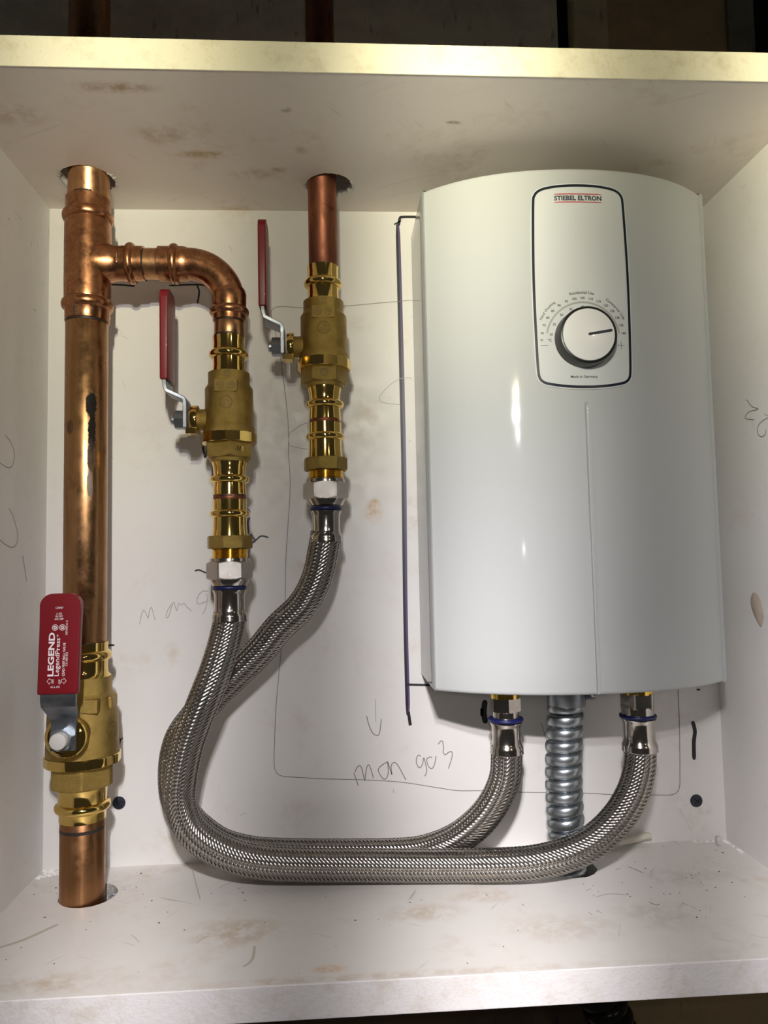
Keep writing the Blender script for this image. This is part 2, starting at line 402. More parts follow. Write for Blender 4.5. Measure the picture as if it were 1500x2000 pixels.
# chipped white rims round the holes in the ceiling board
for cx, cy, rx, ry, arcs in ((43.0, -44, 18.0, 18.5, ((2.75, 3.65), (-.55, .35), (1.9, 2.2))), (210.6, -38.5, 16.6, 17.5, ((-.5, .55), (3.0, 3.3)))):
    for a0, a1 in arcs:
        mb = MB(); n = 14; v = []
        for k in range(n+1):
            t = a0+(a1-a0)*k/n
            for rr, z in ((1.10+random.uniform(-.05, .05), H-.15), (1.0, H-.7-random.random()*.6), (.93+random.uniform(-.03, .03), H+2.5)): v.append((cx+rx*rr*math.cos(t), cy+ry*rr*math.sin(t), z))
        f = [(3*k+i, 3*k+i+1, 3*k+i+4, 3*k+i+3) for k in range(n) for i in range(2)]
        mb.add(v, f).build('chipped_rim', 'plaster', ceiling)
# behind and above the cupboard
wall_upper = struct_box('wall_upper', (-120, 700, 16, 24, H+17, 900), 'cavity_black')
for b, m in (((-110, 12.5, 0, 14, 501, 890), 'board_grey'), ((14, 206, 2, 14, 501, 890), 'board_grey'), ((207, 396, 2, 14, 501, 890), 'board_grey')):
    mesh_obj('panel', *bbox(*b, .8), m, wall_upper)
mesh_obj('stud', *bbox(408, 435, -4, 14, 501, 890, 1.), 'stud_pale', wall_upper)
mesh_obj('panel', *bbox(435.3, 535, 0, 14, 501, 890, .8), 'board_brown', wall_upper)
mesh_obj('stud', *bbox(535.4, 557, -3, 14, 501, 890, 1.), 'stud_grey', wall_upper)
struct_box('shade_board_1', (-110, 660, -190, -168, 532, 720), 'wood_dark')  # unseen board, added to keep the lamp off the wall above
# below the cupboard
wall_lower = struct_box('wall_lower', (-110, 660, 2, 12, -420, -17.5), 'wood_dark')
mesh_obj('panel', *bbox(408, 560, -6, 2, -420, -18, .8), 'board_brown', wall_lower)
mesh_obj('seam_strip', *bbox(404, 408, -8, 2, -420, -18, .5), 'stud_grey', wall_lower)

# ------------------------------------------------------------------ pen and pencil marks on the laminate
WALL_MARKS= [('marker_line', 3.3, 'purple', [[(263.1, 474.6), (263.7, 392.4), (263.8, 289.4), (262.4, 173.7), (262.6, 100.2)]]), ('marker_line', 1.9, 'black', [[(262.3, 473.3), (262.5, 392.4), (262.6, 289.4), (261.6, 173.7), (261.9, 100.3)]]), ('marker_line', 2.1, 'black', [[(263.9, 473.3), (264.8, 478.7), (267.2, 479.9), (280.0, 480.0)], [(260.7, 474.1), (265.2, 476.6)]]), ('marker_line', 3.0, 'black', [[(263.1, 121.9), (280.3, 121.0)]]), ('marker_line', 4.2, 'black', [[(263.0, 101.0), (264.0, 93.1)]]), ('marker_line', 4.2, 'black', [[(320.4, 107.8), (319.4, 99.9), (320.3, 92.7)], [(317.9, 101.8), (317.8, 98.4)]]), ('marker_line', 3.0, 'black', [[(479.0, 87.4), (480.3, 80.5), (479.1, 72.2), (478.7, 60.1)]]), ('marker_line', 2.4, 'black', [[(483.8, 111.4), (485.4, 111.4)]]), ('marker_line', 1.3, 'black', [[(46.0, 425.5), (54.3, 425.2), (63.0, 424.4)], [(88.8, 424.9), (109.4, 425.7), (120.9, 424.2)], [(109.4, 425.3), (111.0, 420.2), (109.8, 411.4)]]), ('marker_line', 1.6, 'black', [[(113.2, 301.6), (114.3, 297.0), (115.1, 293.9), (117.0, 300.4)]]), ('marker_line', 1.6, 'purple', [[(146.2, 254.3), (147.7, 252.4)], [(147.3, 247.8), (146.1, 244.7), (146.4, 239.0), (146.0, 236.3)], [(148.3, 235.5), (150.5, 232.5), (151.3, 230.9), (149.4, 229.4)], [(147.1, 226.4), (146.6, 218.5)]]), ('marker_line', 1.1, 'black', [[(149.4, 229.4), (152.0, 231.3), (155.1, 233.9), (157.7, 234.2), (161.1, 233.0)]]), ('marker_line', 1.1, 'black', [[(107.3, 209.4), (109.9, 210.1), (112.9, 208.9), (116.2, 207.4)]]), ('marker_line', 1.3, 'black', [[(43.9, 156.2), (46.4, 156.8), (49.0, 156.8)]]), ('marker_line', 1.6, 'black', [[(52.2, 90.7), (53.3, 88.5), (52.6, 85.3)], [(53.3, 88.5), (55.1, 89.9)], [(51.0, 104.6), (51.4, 102.8)]]), ('pencil_line', 0.38, 'pencil', [[(164.7, 403.6), (165.5, 405.9), (168.6, 408.3), (176.8, 408.7), (189.2, 407.8), (221.2, 409.2), (247.2, 411.6), (279.7, 414.5)]]), ('pencil_line', 0.45, 'pencil', [[(164.7, 403.6), (168.8, 384.5), (172.7, 360.4), (176.7, 321.6), (177.0, 293.5), (177.8, 269.2), (174.2, 220.2), (172.9, 183.1), (169.8, 150.1), (165.6, 108.9), (164.3, 83.2), (163.8, 68.5), (165.0, 62.3), (168.7, 59.2), (174.6, 58.2), (183.9, 57.3), (200.3, 55.8), (234.4, 53.6), (258.5, 51.0), (282.6, 46.4), (298.9, 43.6), (317.7, 42.8), (345.3, 40.7), (392.8, 38.1), (416.9, 36.0), (451.5, 34.4), (459.0, 34.2), (463.8, 35.7), (466.4, 40.1), (467.1, 48.0), (468.5, 84.0), (468.7, 112.7)]]), ('pencil_line', 0.4, 'pencil', [[(362.5, 90.9), (364.9, 81.8), (367.0, 75.4), (370.8, 72.2)]]), ('pencil_arrow', 0.6, 'pencil', [[(238.5, 111.8), (238.6, 95.8)], [(231.9, 100.1), (233.3, 94.1), (235.8, 88.1), (238.8, 85.8), (241.1, 87.2), (242.8, 97.5)]]), ('pencil_writing', 0.6, 'pencil', [[(221.8, 59.0), (223.3, 54.8), (224.8, 49.9)], [(222.4, 59.6), (224.2, 63.0), (226.3, 64.3), (227.8, 61.7), (229.5, 53.6), (230.2, 56.9), (231.3, 62.8), (232.8, 64.7), (234.3, 61.5), (236.1, 55.0)], [(246.7, 66.5), (242.8, 64.3), (240.1, 61.7), (240.2, 58.9), (242.6, 54.9), (244.6, 54.0), (246.2, 55.5), (247.1, 59.4), (246.7, 66.5)], [(246.8, 66.4), (248.7, 60.2), (249.7, 57.1), (249.2, 62.5), (250.4, 65.2), (252.5, 65.4), (254.8, 62.7), (257.5, 57.5), (259.9, 52.8)], [(271.3, 69.4), (269.6, 70.3), (268.1, 67.7), (268.2, 64.2), (269.8, 61.3), (271.6, 62.1), (272.8, 64.8), (273.6, 68.3), (274.9, 63.1), (275.5, 58.4), (273.9, 54.9)], [(275.6, 67.2), (276.3, 63.1), (278.3, 60.5), (280.3, 61.0), (282.0, 65.2), (282.7, 69.2)], [(275.6, 67.2), (277.6, 68.6), (279.7, 68.3)], [(284.5, 77.7), (286.5, 80.0), (287.8, 79.5), (288.4, 75.3), (288.1, 71.8), (289.7, 69.9), (292.4, 71.8), (294.7, 71.5), (294.3, 67.2), (291.6, 59.7)]]), ('pencil_writing', 0.45, 'pencil2', [[(67.2, 171.2), (68.1, 176.3), (69.4, 180.7), (70.5, 181.3), (71.8, 179.3), (73.4, 175.7), (74.2, 180.1), (75.5, 183.5), (76.5, 181.4), (77.6, 176.5), (78.7, 173.9)], [(90.4, 185.8), (88.0, 182.0), (86.2, 177.6), (86.9, 175.6), (88.2, 176.7), (90.2, 183.3), (91.8, 186.8), (92.9, 183.7), (94.0, 180.6), (94.9, 184.1), (95.3, 185.8), (97.3, 184.6), (99.3, 185.9), (101.3, 183.1), (104.0, 180.8), (104.0, 179.6)], [(116.5, 194.2), (113.4, 194.6), (110.7, 192.7), (108.7, 188.3), (109.3, 185.3), (112.0, 185.5), (115.2, 187.2)], [(115.7, 192.6), (116.1, 188.1), (114.9, 181.8), (112.7, 177.5)]]), ('pencil_line', 0.35, 'pencil2', [[(270.7, 351.6), (270.3, 353.2), (268.8, 353.2), (262.4, 352.5), (254.5, 347.8), (247.7, 340.7), (246.1, 337.5), (248.7, 334.3), (262.0, 332.3)]]), ('pencil_line', 0.35, 'pencil2', [[(192.3, 319.1), (187.2, 317.6), (179.9, 312.9), (177.5, 309.9), (177.5, 302.9), (181.3, 300.9), (192.0, 298.8)]]), ('pencil_line', 0.3, 'pencil2', [[(269.7, 243.4), (279.5, 244.4)]])]
LEFT_MARKS= [[(-69.4, 299.5), (-61.8, 296.8), (-56.3, 291.6), (-55.3, 286.6), (-58.3, 281.1), (-63.5, 279.4), (-70.2, 279.5), (-80.3, 281.4)], [(-62.7, 252.7), (-57.3, 249.1), (-51.6, 242.0), (-48.2, 235.0), (-51.2, 229.4), (-58.1, 227.6), (-67.2, 229.4), (-78.7, 233.2)]]
RIGHT_MARKS= [[(-58.8, 321.9), (-65.3, 315.4), (-72.6, 312.1), (-61.8, 312.5), (-56.4, 310.4), (-57.5, 308.3), (-66.9, 305.8)], [(-79.4, 307.2), (-83.4, 305.3)], [(-83.3, 304.0), (-75.4, 302.7), (-70.7, 299.7), (-70.9, 295.1), (-75.0, 292.6), (-79.3, 293.6), (-80.2, 296.6)]]
FLOOR_SCUFFS= [(0.7, 'pencil', [(409.0, -40.7), (411.8, -45.3), (414.9, -51.6)]), (0.8, 'pencil', [(398.8, -44.7), (402.8, -42.6)]), (1.1, 'pencil', [(366.5, -55.2), (370.5, -51.6)]), (0.7, 'pencil', [(360.0, -102.7), (360.8, -106.0)]), (0.7, 'pencil', [(365.5, -100.6), (367.1, -104.1)]), (0.6, 'pencil', [(420.7, -97.0), (422.6, -99.9)]), (0.6, 'pencil', [(424.1, -102.8), (425.5, -105.0)]), (0.7, 'scuff_brown', [(401.2, -93.5), (403.9, -97.9), (406.3, -96.8)]), (2.4, 'scuff_tan', [(17.3, -109.4), (27.1, -102.4), (33.9, -94.2), (41.1, -84.5)]), (1.6, 'scuff_tan', [(162.6, -122.1), (163.2, -133.0), (162.0, -139.1), (159.2, -142.9)]), (0.6, 'pencil_faint', [(89.3, -101.8), (92.6, -105.7), (96.4, -111.3)]), (0.6, 'pencil_faint', [(129.3, -115.3), (132.7, -108.7), (135.0, -108.3)]), (0.7, 'pencil_faint', [(130.7, -44.2), (134.0, -39.1), (138.7, -36.4)]), (0.8, 'pencil_faint', [(371.6, -83.2), (381.1, -79.9), (393.3, -82.7)]), (0.5, 'pencil_faint', [(435.3, -41.1), (441.6, -47.0)]), (0.6, 'pencil', [(456.7, -0.5), (462.2, -0.6)]), (0.9, 'pencil_faint', [(107.3, -12.8), (114.9, -38.6), (121.2, -59.7)])]
LEFT_FLECKS= [[(-58.9, 452.9), (-57.3, 451.5)], [(-53.3, 453.1), (-49.2, 451.8)], [(-70.2, 443.2), (-67.2, 443.6)], [(-1.7, 468.0), (-1.3, 464.2)], [(-31.9, 444.0), (-33.5, 439.2)], [(-22.1, 447.2), (-21.1, 446.1)], [(-6.4, 459.6), (-5.4, 458.4)], [(-27.9, 396.9), (-23.4, 397.3)], [(-40.6, 222.4), (-37.1, 213.8), (-33.5, 205.0)]]
BACK_FLECKS= [(0.8, [(133.4, 456.2), (135.3, 453.4)]), (0.6, [(135.0, 453.4), (135.3, 451.4)]), (0.5, [(49.9, 392.5), (54.4, 387.8)]), (0.6, [(52.9, 386.6), (58.2, 383.9)]), (0.6, [(54.5, 352.0), (56.8, 345.8)]), (0.5, [(42.8, 295.9), (48.0, 293.5)]), (0.7, [(172.3, 428.7), (172.7, 428.3)]), (0.9, [(253.5, 338.3), (253.9, 337.9)]), (0.9, [(268.0, 303.5), (269.2, 305.0)]), (0.5, [(270.6, 401.2), (273.0, 400.8)]), (0.8, [(110.1, 59.9), (110.5, 58.5)]), (0.5, [(122.9, 52.9), (124.0, 54.0)]), (0.9, [(139.3, 32.3), (143.0, 33.6)]), (1.2, [(250.4, 46.5), (250.8, 44.0)]), (0.5, [(465.9, 23.6), (473.8, 7.5)])]

INK = dict(black='ink_black', purple='ink_purple', pencil='pencil', pencil2='pencil_faint')
for i, (nm, w, c, Ls) in enumerate(WALL_MARKS):
    mb = MB(); strokes(mb, Ls, w, lambda a, b, d=-.12-.01*i: (a, d, b)); mb.build(nm, INK[c], wall_back)
for wd_, c, L in FLOOR_SCUFFS:
    mb = MB(); strokes(mb, [L], wd_, lambda a, b: (a, b, .10)); mb.build('scuff_mark', 'scuff_tan' if c == 'pencil_faint' else c, floor)
mb = MB(); strokes(mb, LEFT_FLECKS, .6, lambda a, b: (.12, a, b)); mb.build('scuff_mark', 'scuff_dark', wall_left)
mb = MB()
for wd_, L in BACK_FLECKS: strokes(mb, [L], wd_, lambda a, b: (a, -.10, b))
mb.build('scuff_mark', 'scuff_tan', wall_back)
for L in LEFT_MARKS:
    mb = MB(); strokes(mb, [L], .5, lambda a, b: (.12, a, b)); mb.build('pencil_line', 'pencil', wall_left)
mb = MB(); strokes(mb, RIGHT_MARKS, .6, lambda a, b: (W-.12, a, b)); mb.build('pencil_writing', 'pencil', wall_right)
sm = catmull([(-54.7, 186.8), (-50.4, 182.0), (-51.5, 174.9), (-56.5, 167.4), (-61.7, 163.3), (-65.6, 170.6), (-64.1, 177.5), (-60.8, 184.2)], 5, True)
v = [(W-1.1, -58, 175)]+[(W-.1, p[0], p[1]) for p in sm]+[(W-.9-.3*random.random(), -58+(p[0]+58)*.55, 175+(p[1]-175)*.55) for p in sm]
n = len(sm); mesh_obj('plaster_smear', v, [(1+i, 1+(i+1) % n, 1+n+(i+1) % n, 1+n+i) for i in range(n)]+[(0, 1+n+i, 1+n+(i+1) % n) for i in range(n)], 'smear', wall_right, 60)

# ------------------------------------------------------------------ water heater
HX, HZ0, HZ1 = 371.6, 128.6, 464.8
def fd(x): d = x-HX; return 102-.0024*d*d-1.1e-7*d**4
heater = thing('water_heater', 'white curved electric tankless water heater with a round temperature dial', 'water heater', (HX, 0, HZ0))
GX, GW, GZ = 371.6, 1.7, 311.0
xs = sorted(set([round(x, 3) for x in np.linspace(HX-96.5, HX+96.5, 56)]+[GX+d for d in (-2.4, -1.7, -1.2, -.6, 0, .6, 1.2, 1.7, 2.4)]))
prof = [(HX-98.6, -2.)]+[(HX-98.6, -y) for y in (20, 40, 60, 66)]
prof += [(HX-98.4, -69.5), (HX-97.7, -72)]+[(x, -fd(x)) for x in xs]+[(HX+97.7, -72), (HX+98.4, -69.5)]+[(HX+98.6, -y) for y in (66, 60, 40, 20)]+[(HX+98.6, -2.)]
prof = [p for i, p in enumerate(prof)]
P = np.array(prof); tn = np.gradient(P, axis=0); tn /= np.linalg.norm(tn, axis=1)[:, None]; nr = np.stack([tn[:, 1], -tn[:, 0]], 1)  # outward
cent = np.array([HX, -50.]); sgn = np.sign(((P-cent)*nr).sum(1)); nr *= sgn[:, None]
rows = [(HZ0+.0, 2.0), (HZ0+.4, .9), (HZ0+1.2, .25), (HZ0+2.4, 0)]+[(z, 0) for z in np.linspace(HZ0+20, GZ-6, 14)]+[(GZ+d, 0) for d in (-3, -1.5, -.6, 0, .6, 1.4, 3)]+[(z, 0) for z in np.linspace(GZ+12, HZ1-14, 10)]+[(HZ1-2.4, 0), (HZ1-1.2, .25), (HZ1-.4, .9), (HZ1, 2.0)]
v = []; f = []; nc = len(P)
for z, ins in rows:
    for k in range(nc):
        p = P[k]-nr[k]*ins; y = p[1]; dx = abs(P[k][0]-GX)
        if P[k][1] < -90 and z < GZ+.7 and HZ0+1 < z:
            e = max(0, 1-(dx/GW)**2) if dx < GW else 0
            wid = min(1., .45+.55*max(0., (z-150)/160))        # the groove narrows towards the bottom
            e = max(0, 1-(dx/(GW*wid))**2)
            if z > GZ-1.5: e *= max(0, 1-((z-(GZ-1.5))/1.9)**2)
            y += 1.1*e-.28*math.exp(-((dx-GW*wid-.35)/.45)**2)*(1 if z < GZ-.7 else .3)
        v.append((p[0], y, z))
for i in range(len(rows)-1):
    for k in range(nc-1): f.append((i*nc+k, i*nc+k+1, (i+1)*nc+k+1, (i+1)*nc+k))
f.append(tuple((len(rows)-1)*nc+k for k in range(nc)))
mesh_obj('cover', v, f, 'heater_white', heater, 32)
mb = MB(); q = [(p[0]*.985+HX*.015, p[1]*.97) for p in prof]
mb.add([(a, b, HZ0+3) for a, b in q]+[(a, b, HZ0+9) for a, b in q], [tuple(range(nc)), tuple(range(2*nc-1, nc-1, -1))]+[(k, (k+1) % nc, nc+(k+1) % nc, nc+k) for k in range(nc)])
mb.build('base_tray', 'heater_inside', heater)
mesh_obj('back_plate', *bbox(HX-97, HX+97, -2.2, -.2, HZ0+6, HZ1-6, .6), 'heater_white', heater)
# control panel
half = [(0, 452.8), (8, 452.65), (15, 452.15), (20, 451.45), (24, 450.5), (26.9, 448.9), (28.6, 446.6), (29.4, 443.0), (30.1, 425), (30.7, 400), (30.8, 380), (30.6, 359.7), (30.2, 340), (29.8, 331), (29.3, 328), (28.2, 325.9), (26.2, 324.4), (24, 323.6), (18, 322.4), (12.5, 321.7), (6, 321.2)]
out = [(371.35+a, b) for a, b in half]+[(371.35, 321.1)]+[(371.35-a, b) for a, b in reversed(half[1:])]
OUT = catmull(out, 4, True)
def on_heater(o): return lambda a, b: (a, -fd(a)-o, b)
def inset(L, d):
    L = np.array(L); t = np.roll(L, -1, 0)-np.roll(L, 1, 0); t /= np.linalg.norm(t, axis=1)[:, None]; q = np.stack([-t[:, 1], t[:, 0]], 1)
    if ((L.mean(0)-L)*q).sum() < 0: q = -q
    return L+q*d
panel_o = inset(OUT, -1.6)
xx = np.linspace(panel_o[:, 0].min()+.02, panel_o[:, 0].max()-.02, 70); v = []
for x in xx:
    hit = []
    for i in range(len(panel_o)):
        a, b = panel_o[i], panel_o[(i+1) % len(panel_o)]
        if (a[0]-x)*(b[0]-x) <= 0 and a[0] != b[0]: hit.append(a[1]+(b[1]-a[1])*(x-a[0])/(b[0]-a[0]))
    v += [(x, -fd(x)-.35, min(hit)), (x, -fd(x)-.35, max(hit)), (x, -fd(x)+.3, min(hit)), (x, -fd(x)+.3, max(hit))]
f = []
for i in range(len(xx)-1):
    a, b = 4*i, 4*i+4; f += [(a, b, b+1, a+1), (a+2, a, b, b+2)[::-1], (a+1, a+3, b+3, b+1)[::-1]]
f += [(0, 1, 3, 2), (len(v)-4, len(v)-3, len(v)-1, len(v)-2)]
panel = mesh_obj('control_panel', v, f, 'panel_white', heater)
mb = MB(); vv, ff = ribbon(OUT, 1.65, True, False); mb.add([on_heater(.5)(*p) for p in vv], ff); mb.build('panel_border', 'panel_border', panel)
mb = MB(); vv, ff = ribbon(panel_o, .22, True, False); mb.add([on_heater(.42)(*p) for p in vv], ff); mb.build('panel_seam', 'panel_seam', panel)
def put_text(mb, s, cx, cz, w=None, h=None, bold=.01, ang=0., o=.45):
    v, f = text2d(s, w, h, bold); v = rot2(v, ang, (cx, cz)); fn = on_heater(o); mb.add([fn(*p) for p in v], f)
mb = MB(); put_text(mb, 'STIEBEL ELTRON', 370.8, 444.5, 31, 3.3, .036); mb.build('logo_lettering', 'print_black', panel)
for z in (447.15, 441.85):
    mb = MB(); strokes(mb, [[(355.3+31*k/10, z) for k in range(11)]], .62, on_heater(.45), smooth=False); mb.build('logo_bar', 'print_red', panel)
KX, KZ = 371.2, 352.0
mb = MB()
for k in range(15):
    a = math.radians(170.5-161*k/14); s = str(70+5*k)
    put_text(mb, s, KX+26.9*math.cos(a), KZ+26.9*math.sin(a)-.3, None, 1.6, .024)
for k, a in enumerate((170.5, 151.8, 131, 112, 90.7)):
    a = math.radians(a); put_text(mb, str(20+5*k), KX+21.2*math.cos(a), KZ+21.2*math.sin(a)-.3, None, 1.55, .024)
put_text(mb, '°F', 344.1, 351.6, None, 1.9, .018); put_text(mb, '°C', 349.3, 351.6, None, 1.9, .018)
mb.build('dial_numerals', 'print_black', panel)
for s, R, mid, w in (('Hand Washing', 30.0, 140.6, 14.6), ('Residential Use', 30.3, 90.8, 16.3), ('Commercial Only', 30.0, 42.6, 17.4)):
    vv, ff = text2d(s, w, None, .01); m = math.radians(mid); mb = MB()
    P2 = [(KX+(R+y)*math.cos(m-x/R), KZ+(R+y)*math.sin(m-x/R)) for x, y in vv]; mb.add([on_heater(.45)(*p) for p in P2], ff)
    mb.build('dial_caption', 'print_black', panel)
mb = MB(); strokes(mb, [[(KX+23.8*math.cos(math.radians(a)), KZ+23.8*math.sin(math.radians(a))) for a in np.linspace(170, 10, 50)]], 1.25, on_heater(.44), smooth=False)
mb.build('dial_arc', 'print_grey', panel)
mb = MB(); strokes(mb, [[(343.7, 348.2), (348.1, 348.2)]], .62, on_heater(.45), smooth=False); mb.build('minus_sign', 'print_black', panel)
mb = MB(); strokes(mb, [[(393.3, 348.2), (397.9, 348.2)], [(395.6, 350.5), (395.6, 345.9)]], .5, on_heater(.45), smooth=False); mb.build('plus_sign', 'print_black', panel)
mb = MB(); put_text(mb, 'Made in Germany', 370.3, 327.4, 17.3, None, .013); mb.build('origin_lettering', 'print_black', panel)
kn = mesh_obj('control_knob', *lathe([(18.9, 101.6), (18.8, 103), (18.4, 110.2), (18.1, 111.3), (17.2, 111.8), (16.75, 111.8), (16.6, 111.2)], (KX, 0, KZ), (0, -1, 0), 72), 'knob_black', heater, 35)
mesh_obj('knob_face', *lathe([(16.6, 110.8), (16.55, 111.75), (16.3, 112.1), (15.5, 112.25)], (KX-.1, 0, KZ), (0, -1, 0), 72), 'knob_white', kn, 30)
mb = MB(); vv, ff = ribbon([(KX+.2, KZ+.1), (KX+14.0, KZ+2.45)], 1.75, False, False, False); mb.add([(a, -112.32, b) for a, b in vv], ff)
for cx, cz in ((KX+.2, KZ+.1), (KX+14.0, KZ+2.45)): mb.add([(a, -112.30, b) for a, b in ringpts(cx, cz, .87, 16)], [tuple(range(16))])
mb.build('pointer', 'print_black', kn)
for x, r in ((325.1, 10.0), (417.2, 11.2)):
    mesh_obj('inlet_stub', *lathe([(r, 119.0), (r, 126), (r-1, 132)], (x, -48, 0)), 'brass_thread', heater, 35)

# ------------------------------------------------------------------ copper pipes and press fittings
LX, LY = 43.8, -48.; VX, VY = 139.8, -48.; MX, MY = 205.2, -42.
def pipe(label, r, z0, z1, x, y, mat, extra=(), group=None):
    t = thing('copper_pipe', label, 'pipe', (x, y, z0), group)
    mesh_obj('pipe_wall', *lathe([(r-.9, z0), (r-.2, z0), (r, z0+.3), (r, z1-.3), (r-.2, z1), (r-.9, z1)], (x, y, 0), n=64), mat, t, 40)
    for (z, a0, a1, w, sl) in extra:
        mb = MB(); n = 26; rr = r+.12
        for k in range(n+1):
            a = a0+(a1-a0)*k/n; zz = z+sl*math.sin(a)+random.uniform(-.12, .12)
            for s in (-1, 1): mb.v.append((x+rr*math.sin(a), y-rr*math.cos(a), zz+s*w/2*(1 if 0 < k < n else .4)))
        mb.f = [(2*k, 2*k+1, 2*k+3, 2*k+2) for k in range(n)]
        mb.build('marker_ring', 'marker_on_pipe', t)
    return t
pipe('bright copper riser stub passing up through the left ceiling hole', 13.7, 466., 700, 44.6, LY, 'copper_bright', [(467.6, -.45, .45, 1.3, 0)])
pipe('long copper pipe with blackened solder scars below the copper tee', 13.8, 164.0, 381.0, 44.0, LY, 'copper_long', [(380.2, -1.4, 1.4, 1.6, 0), (163.8, -1.5, 1.5, 1.2, 0)])
pipe('brown copper stub with black marker ring entering the floor hole', 14.0, -60, 50.6, 43.5, LY, 'copper_stub', [(44.5, -1.5, 1.5, 2.1, 0)])
pipe('dull reddish copper pipe dropping through the middle ceiling hole', 10.2, 420, 700, 205.6, MY, 'copper_dull')
pipe('short copper nipple between the copper elbow and its brass valve', 10.4, 369, 381.5, 140.3, VY, 'copper_bright', [(380.6, -1.2, .9, .9, 0), (370.6, -1.2, .6, 1.1, 0)])
pipe('thin copper ring showing below the brass valve under the elbow', 11.0, 257.0, 261.0, VX, VY, 'copper_dull', [(259.6, -.5, .3, .8, 0), (260.2, .6, 1.2, .9, 0)])
pipe('dark copper ring showing below the middle brass valve', 10.5, 310.6, 315.2, 204.9, MY, 'copper_dull', [(314.6, -1.4, 1.4, .7, 0)])
t = thing('copper_pipe', 'short horizontal copper nipple joining the tee to the elbow', 'pipe', (87, LY, 422))
mesh_obj('pipe_wall', *lathe([(9.9, 82), (10.5, 82.2), (10.5, 93.8), (9.9, 94)], (0, LY, 421.9), (1, 0, 0), 64), 'copper_bright', t, 40)
for x in (83.2, 92.4):
    mb = MB(); n = 20
    for k in range(n+1):
        a = -1.1+2.0*k/n
        for s in (-1, 1): mb.v.append((x+s*.45, LY-10.62*math.cos(a), 421.9+10.62*math.sin(a)))
    mb.f = [(2*k, 2*k+1, 2*k+3, 2*k+2) for k in range(n)]; mb.build('marker_ring', 'marker_on_pipe', t)
# tee
tee = thing('copper_tee', 'copper press tee on the left riser with a side outlet', 'pipe fitting', (44.2, LY, 420))
def crimp(z, R, r0, hw=3.3): return bead(z, R, r0, hw, 9)
run = [(13.9, 380.6), (14.6, 380.8), (14.6, 388.4)]+crimp(392.2, 17.0, 15.0)+[(15.2, 397.5), (15.3, 402), (15.3, 440), (15.2, 447)]+crimp(454.2, 16.9, 15.0)+[(14.8, 459), (14.8, 466.8), (14.0, 467)]
mesh_obj('run_barrel', *lathe(run, (44.3, LY, 0), n=72), 'copper_fitting', tee, 50)
mb = MB()
def saddle(t, r, h):     # the branch flares where it leaves the run
    return r
br = [(14.2, 50), (13.6, 57.5), (12.6, 60.5), (11.9, 63), (11.7, 66), (12.0, 70)]+[(r, x) for r, x in crimp(74.0, 14.1, 12.0, 2.6)]+[(11.9, 77.5), (11.7, 82.7), (11.0, 82.9)]
mesh_obj('side_outlet', *lathe(br, (0, LY, 422.0), (1, 0, 0), 64), 'copper_fitting', tee, 50)
for a in (-.35, .4):
    pass
for x0, z0, w, h in ((66.2, 421.5, 2.0, 6.5),):
    mesh_obj('crimp_mark', *bbox(x0-w/2, x0+w/2, LY-12.1, LY-11.2, z0-h/2, z0+h/2, .4), 'copper_fitting', tee)
mesh_obj('crimp_mark', *bbox(40.2, 41.6, LY-15.3, LY-14.0, 381.5, 387.5, .3), 'marker_on_pipe', tee)
# elbow
elbow = thing('copper_elbow', 'copper press elbow turning from the tee down to the brass valve', 'pipe fitting', (118, LY, 422))
R0 = 27.5; cx, cz = 140.3-R0, 421.9-R0
arm = [(10.6, 92.6), (11.9, 92.8), (11.9, 98.5)]+crimp(103.4, 13.8, 11.9, 2.7)+[(11.9, 107.5), (11.8, 110.5), (10.9, cx)]
mesh_obj('inlet_socket', *lathe(arm, (0, LY, 421.9), (1, 0, 0), 64), 'copper_fitting', elbow, 50)
bend = [(cx+R0*math.sin(a), LY, cz+R0*math.cos(a)) for a in np.linspace(-.03, PI/2+.03, 30)]
mesh_obj('bend', *tube(bend, 10.9, 48), 'copper_fitting', elbow, 50)
arm = [(10.4, 381.0), (11.3, 381.2), (11.3, 384)]+crimp(387.8, 13.5, 11.4, 2.8)+[(11.6, 391.6), (11.8, 400), (11.2, 402.5), (10.8, 403.5)]
mesh_obj('outlet_socket', *lathe(arm, (140.3, LY, 0), (0, 0, 1), 64), 'copper_fitting', elbow, 50)

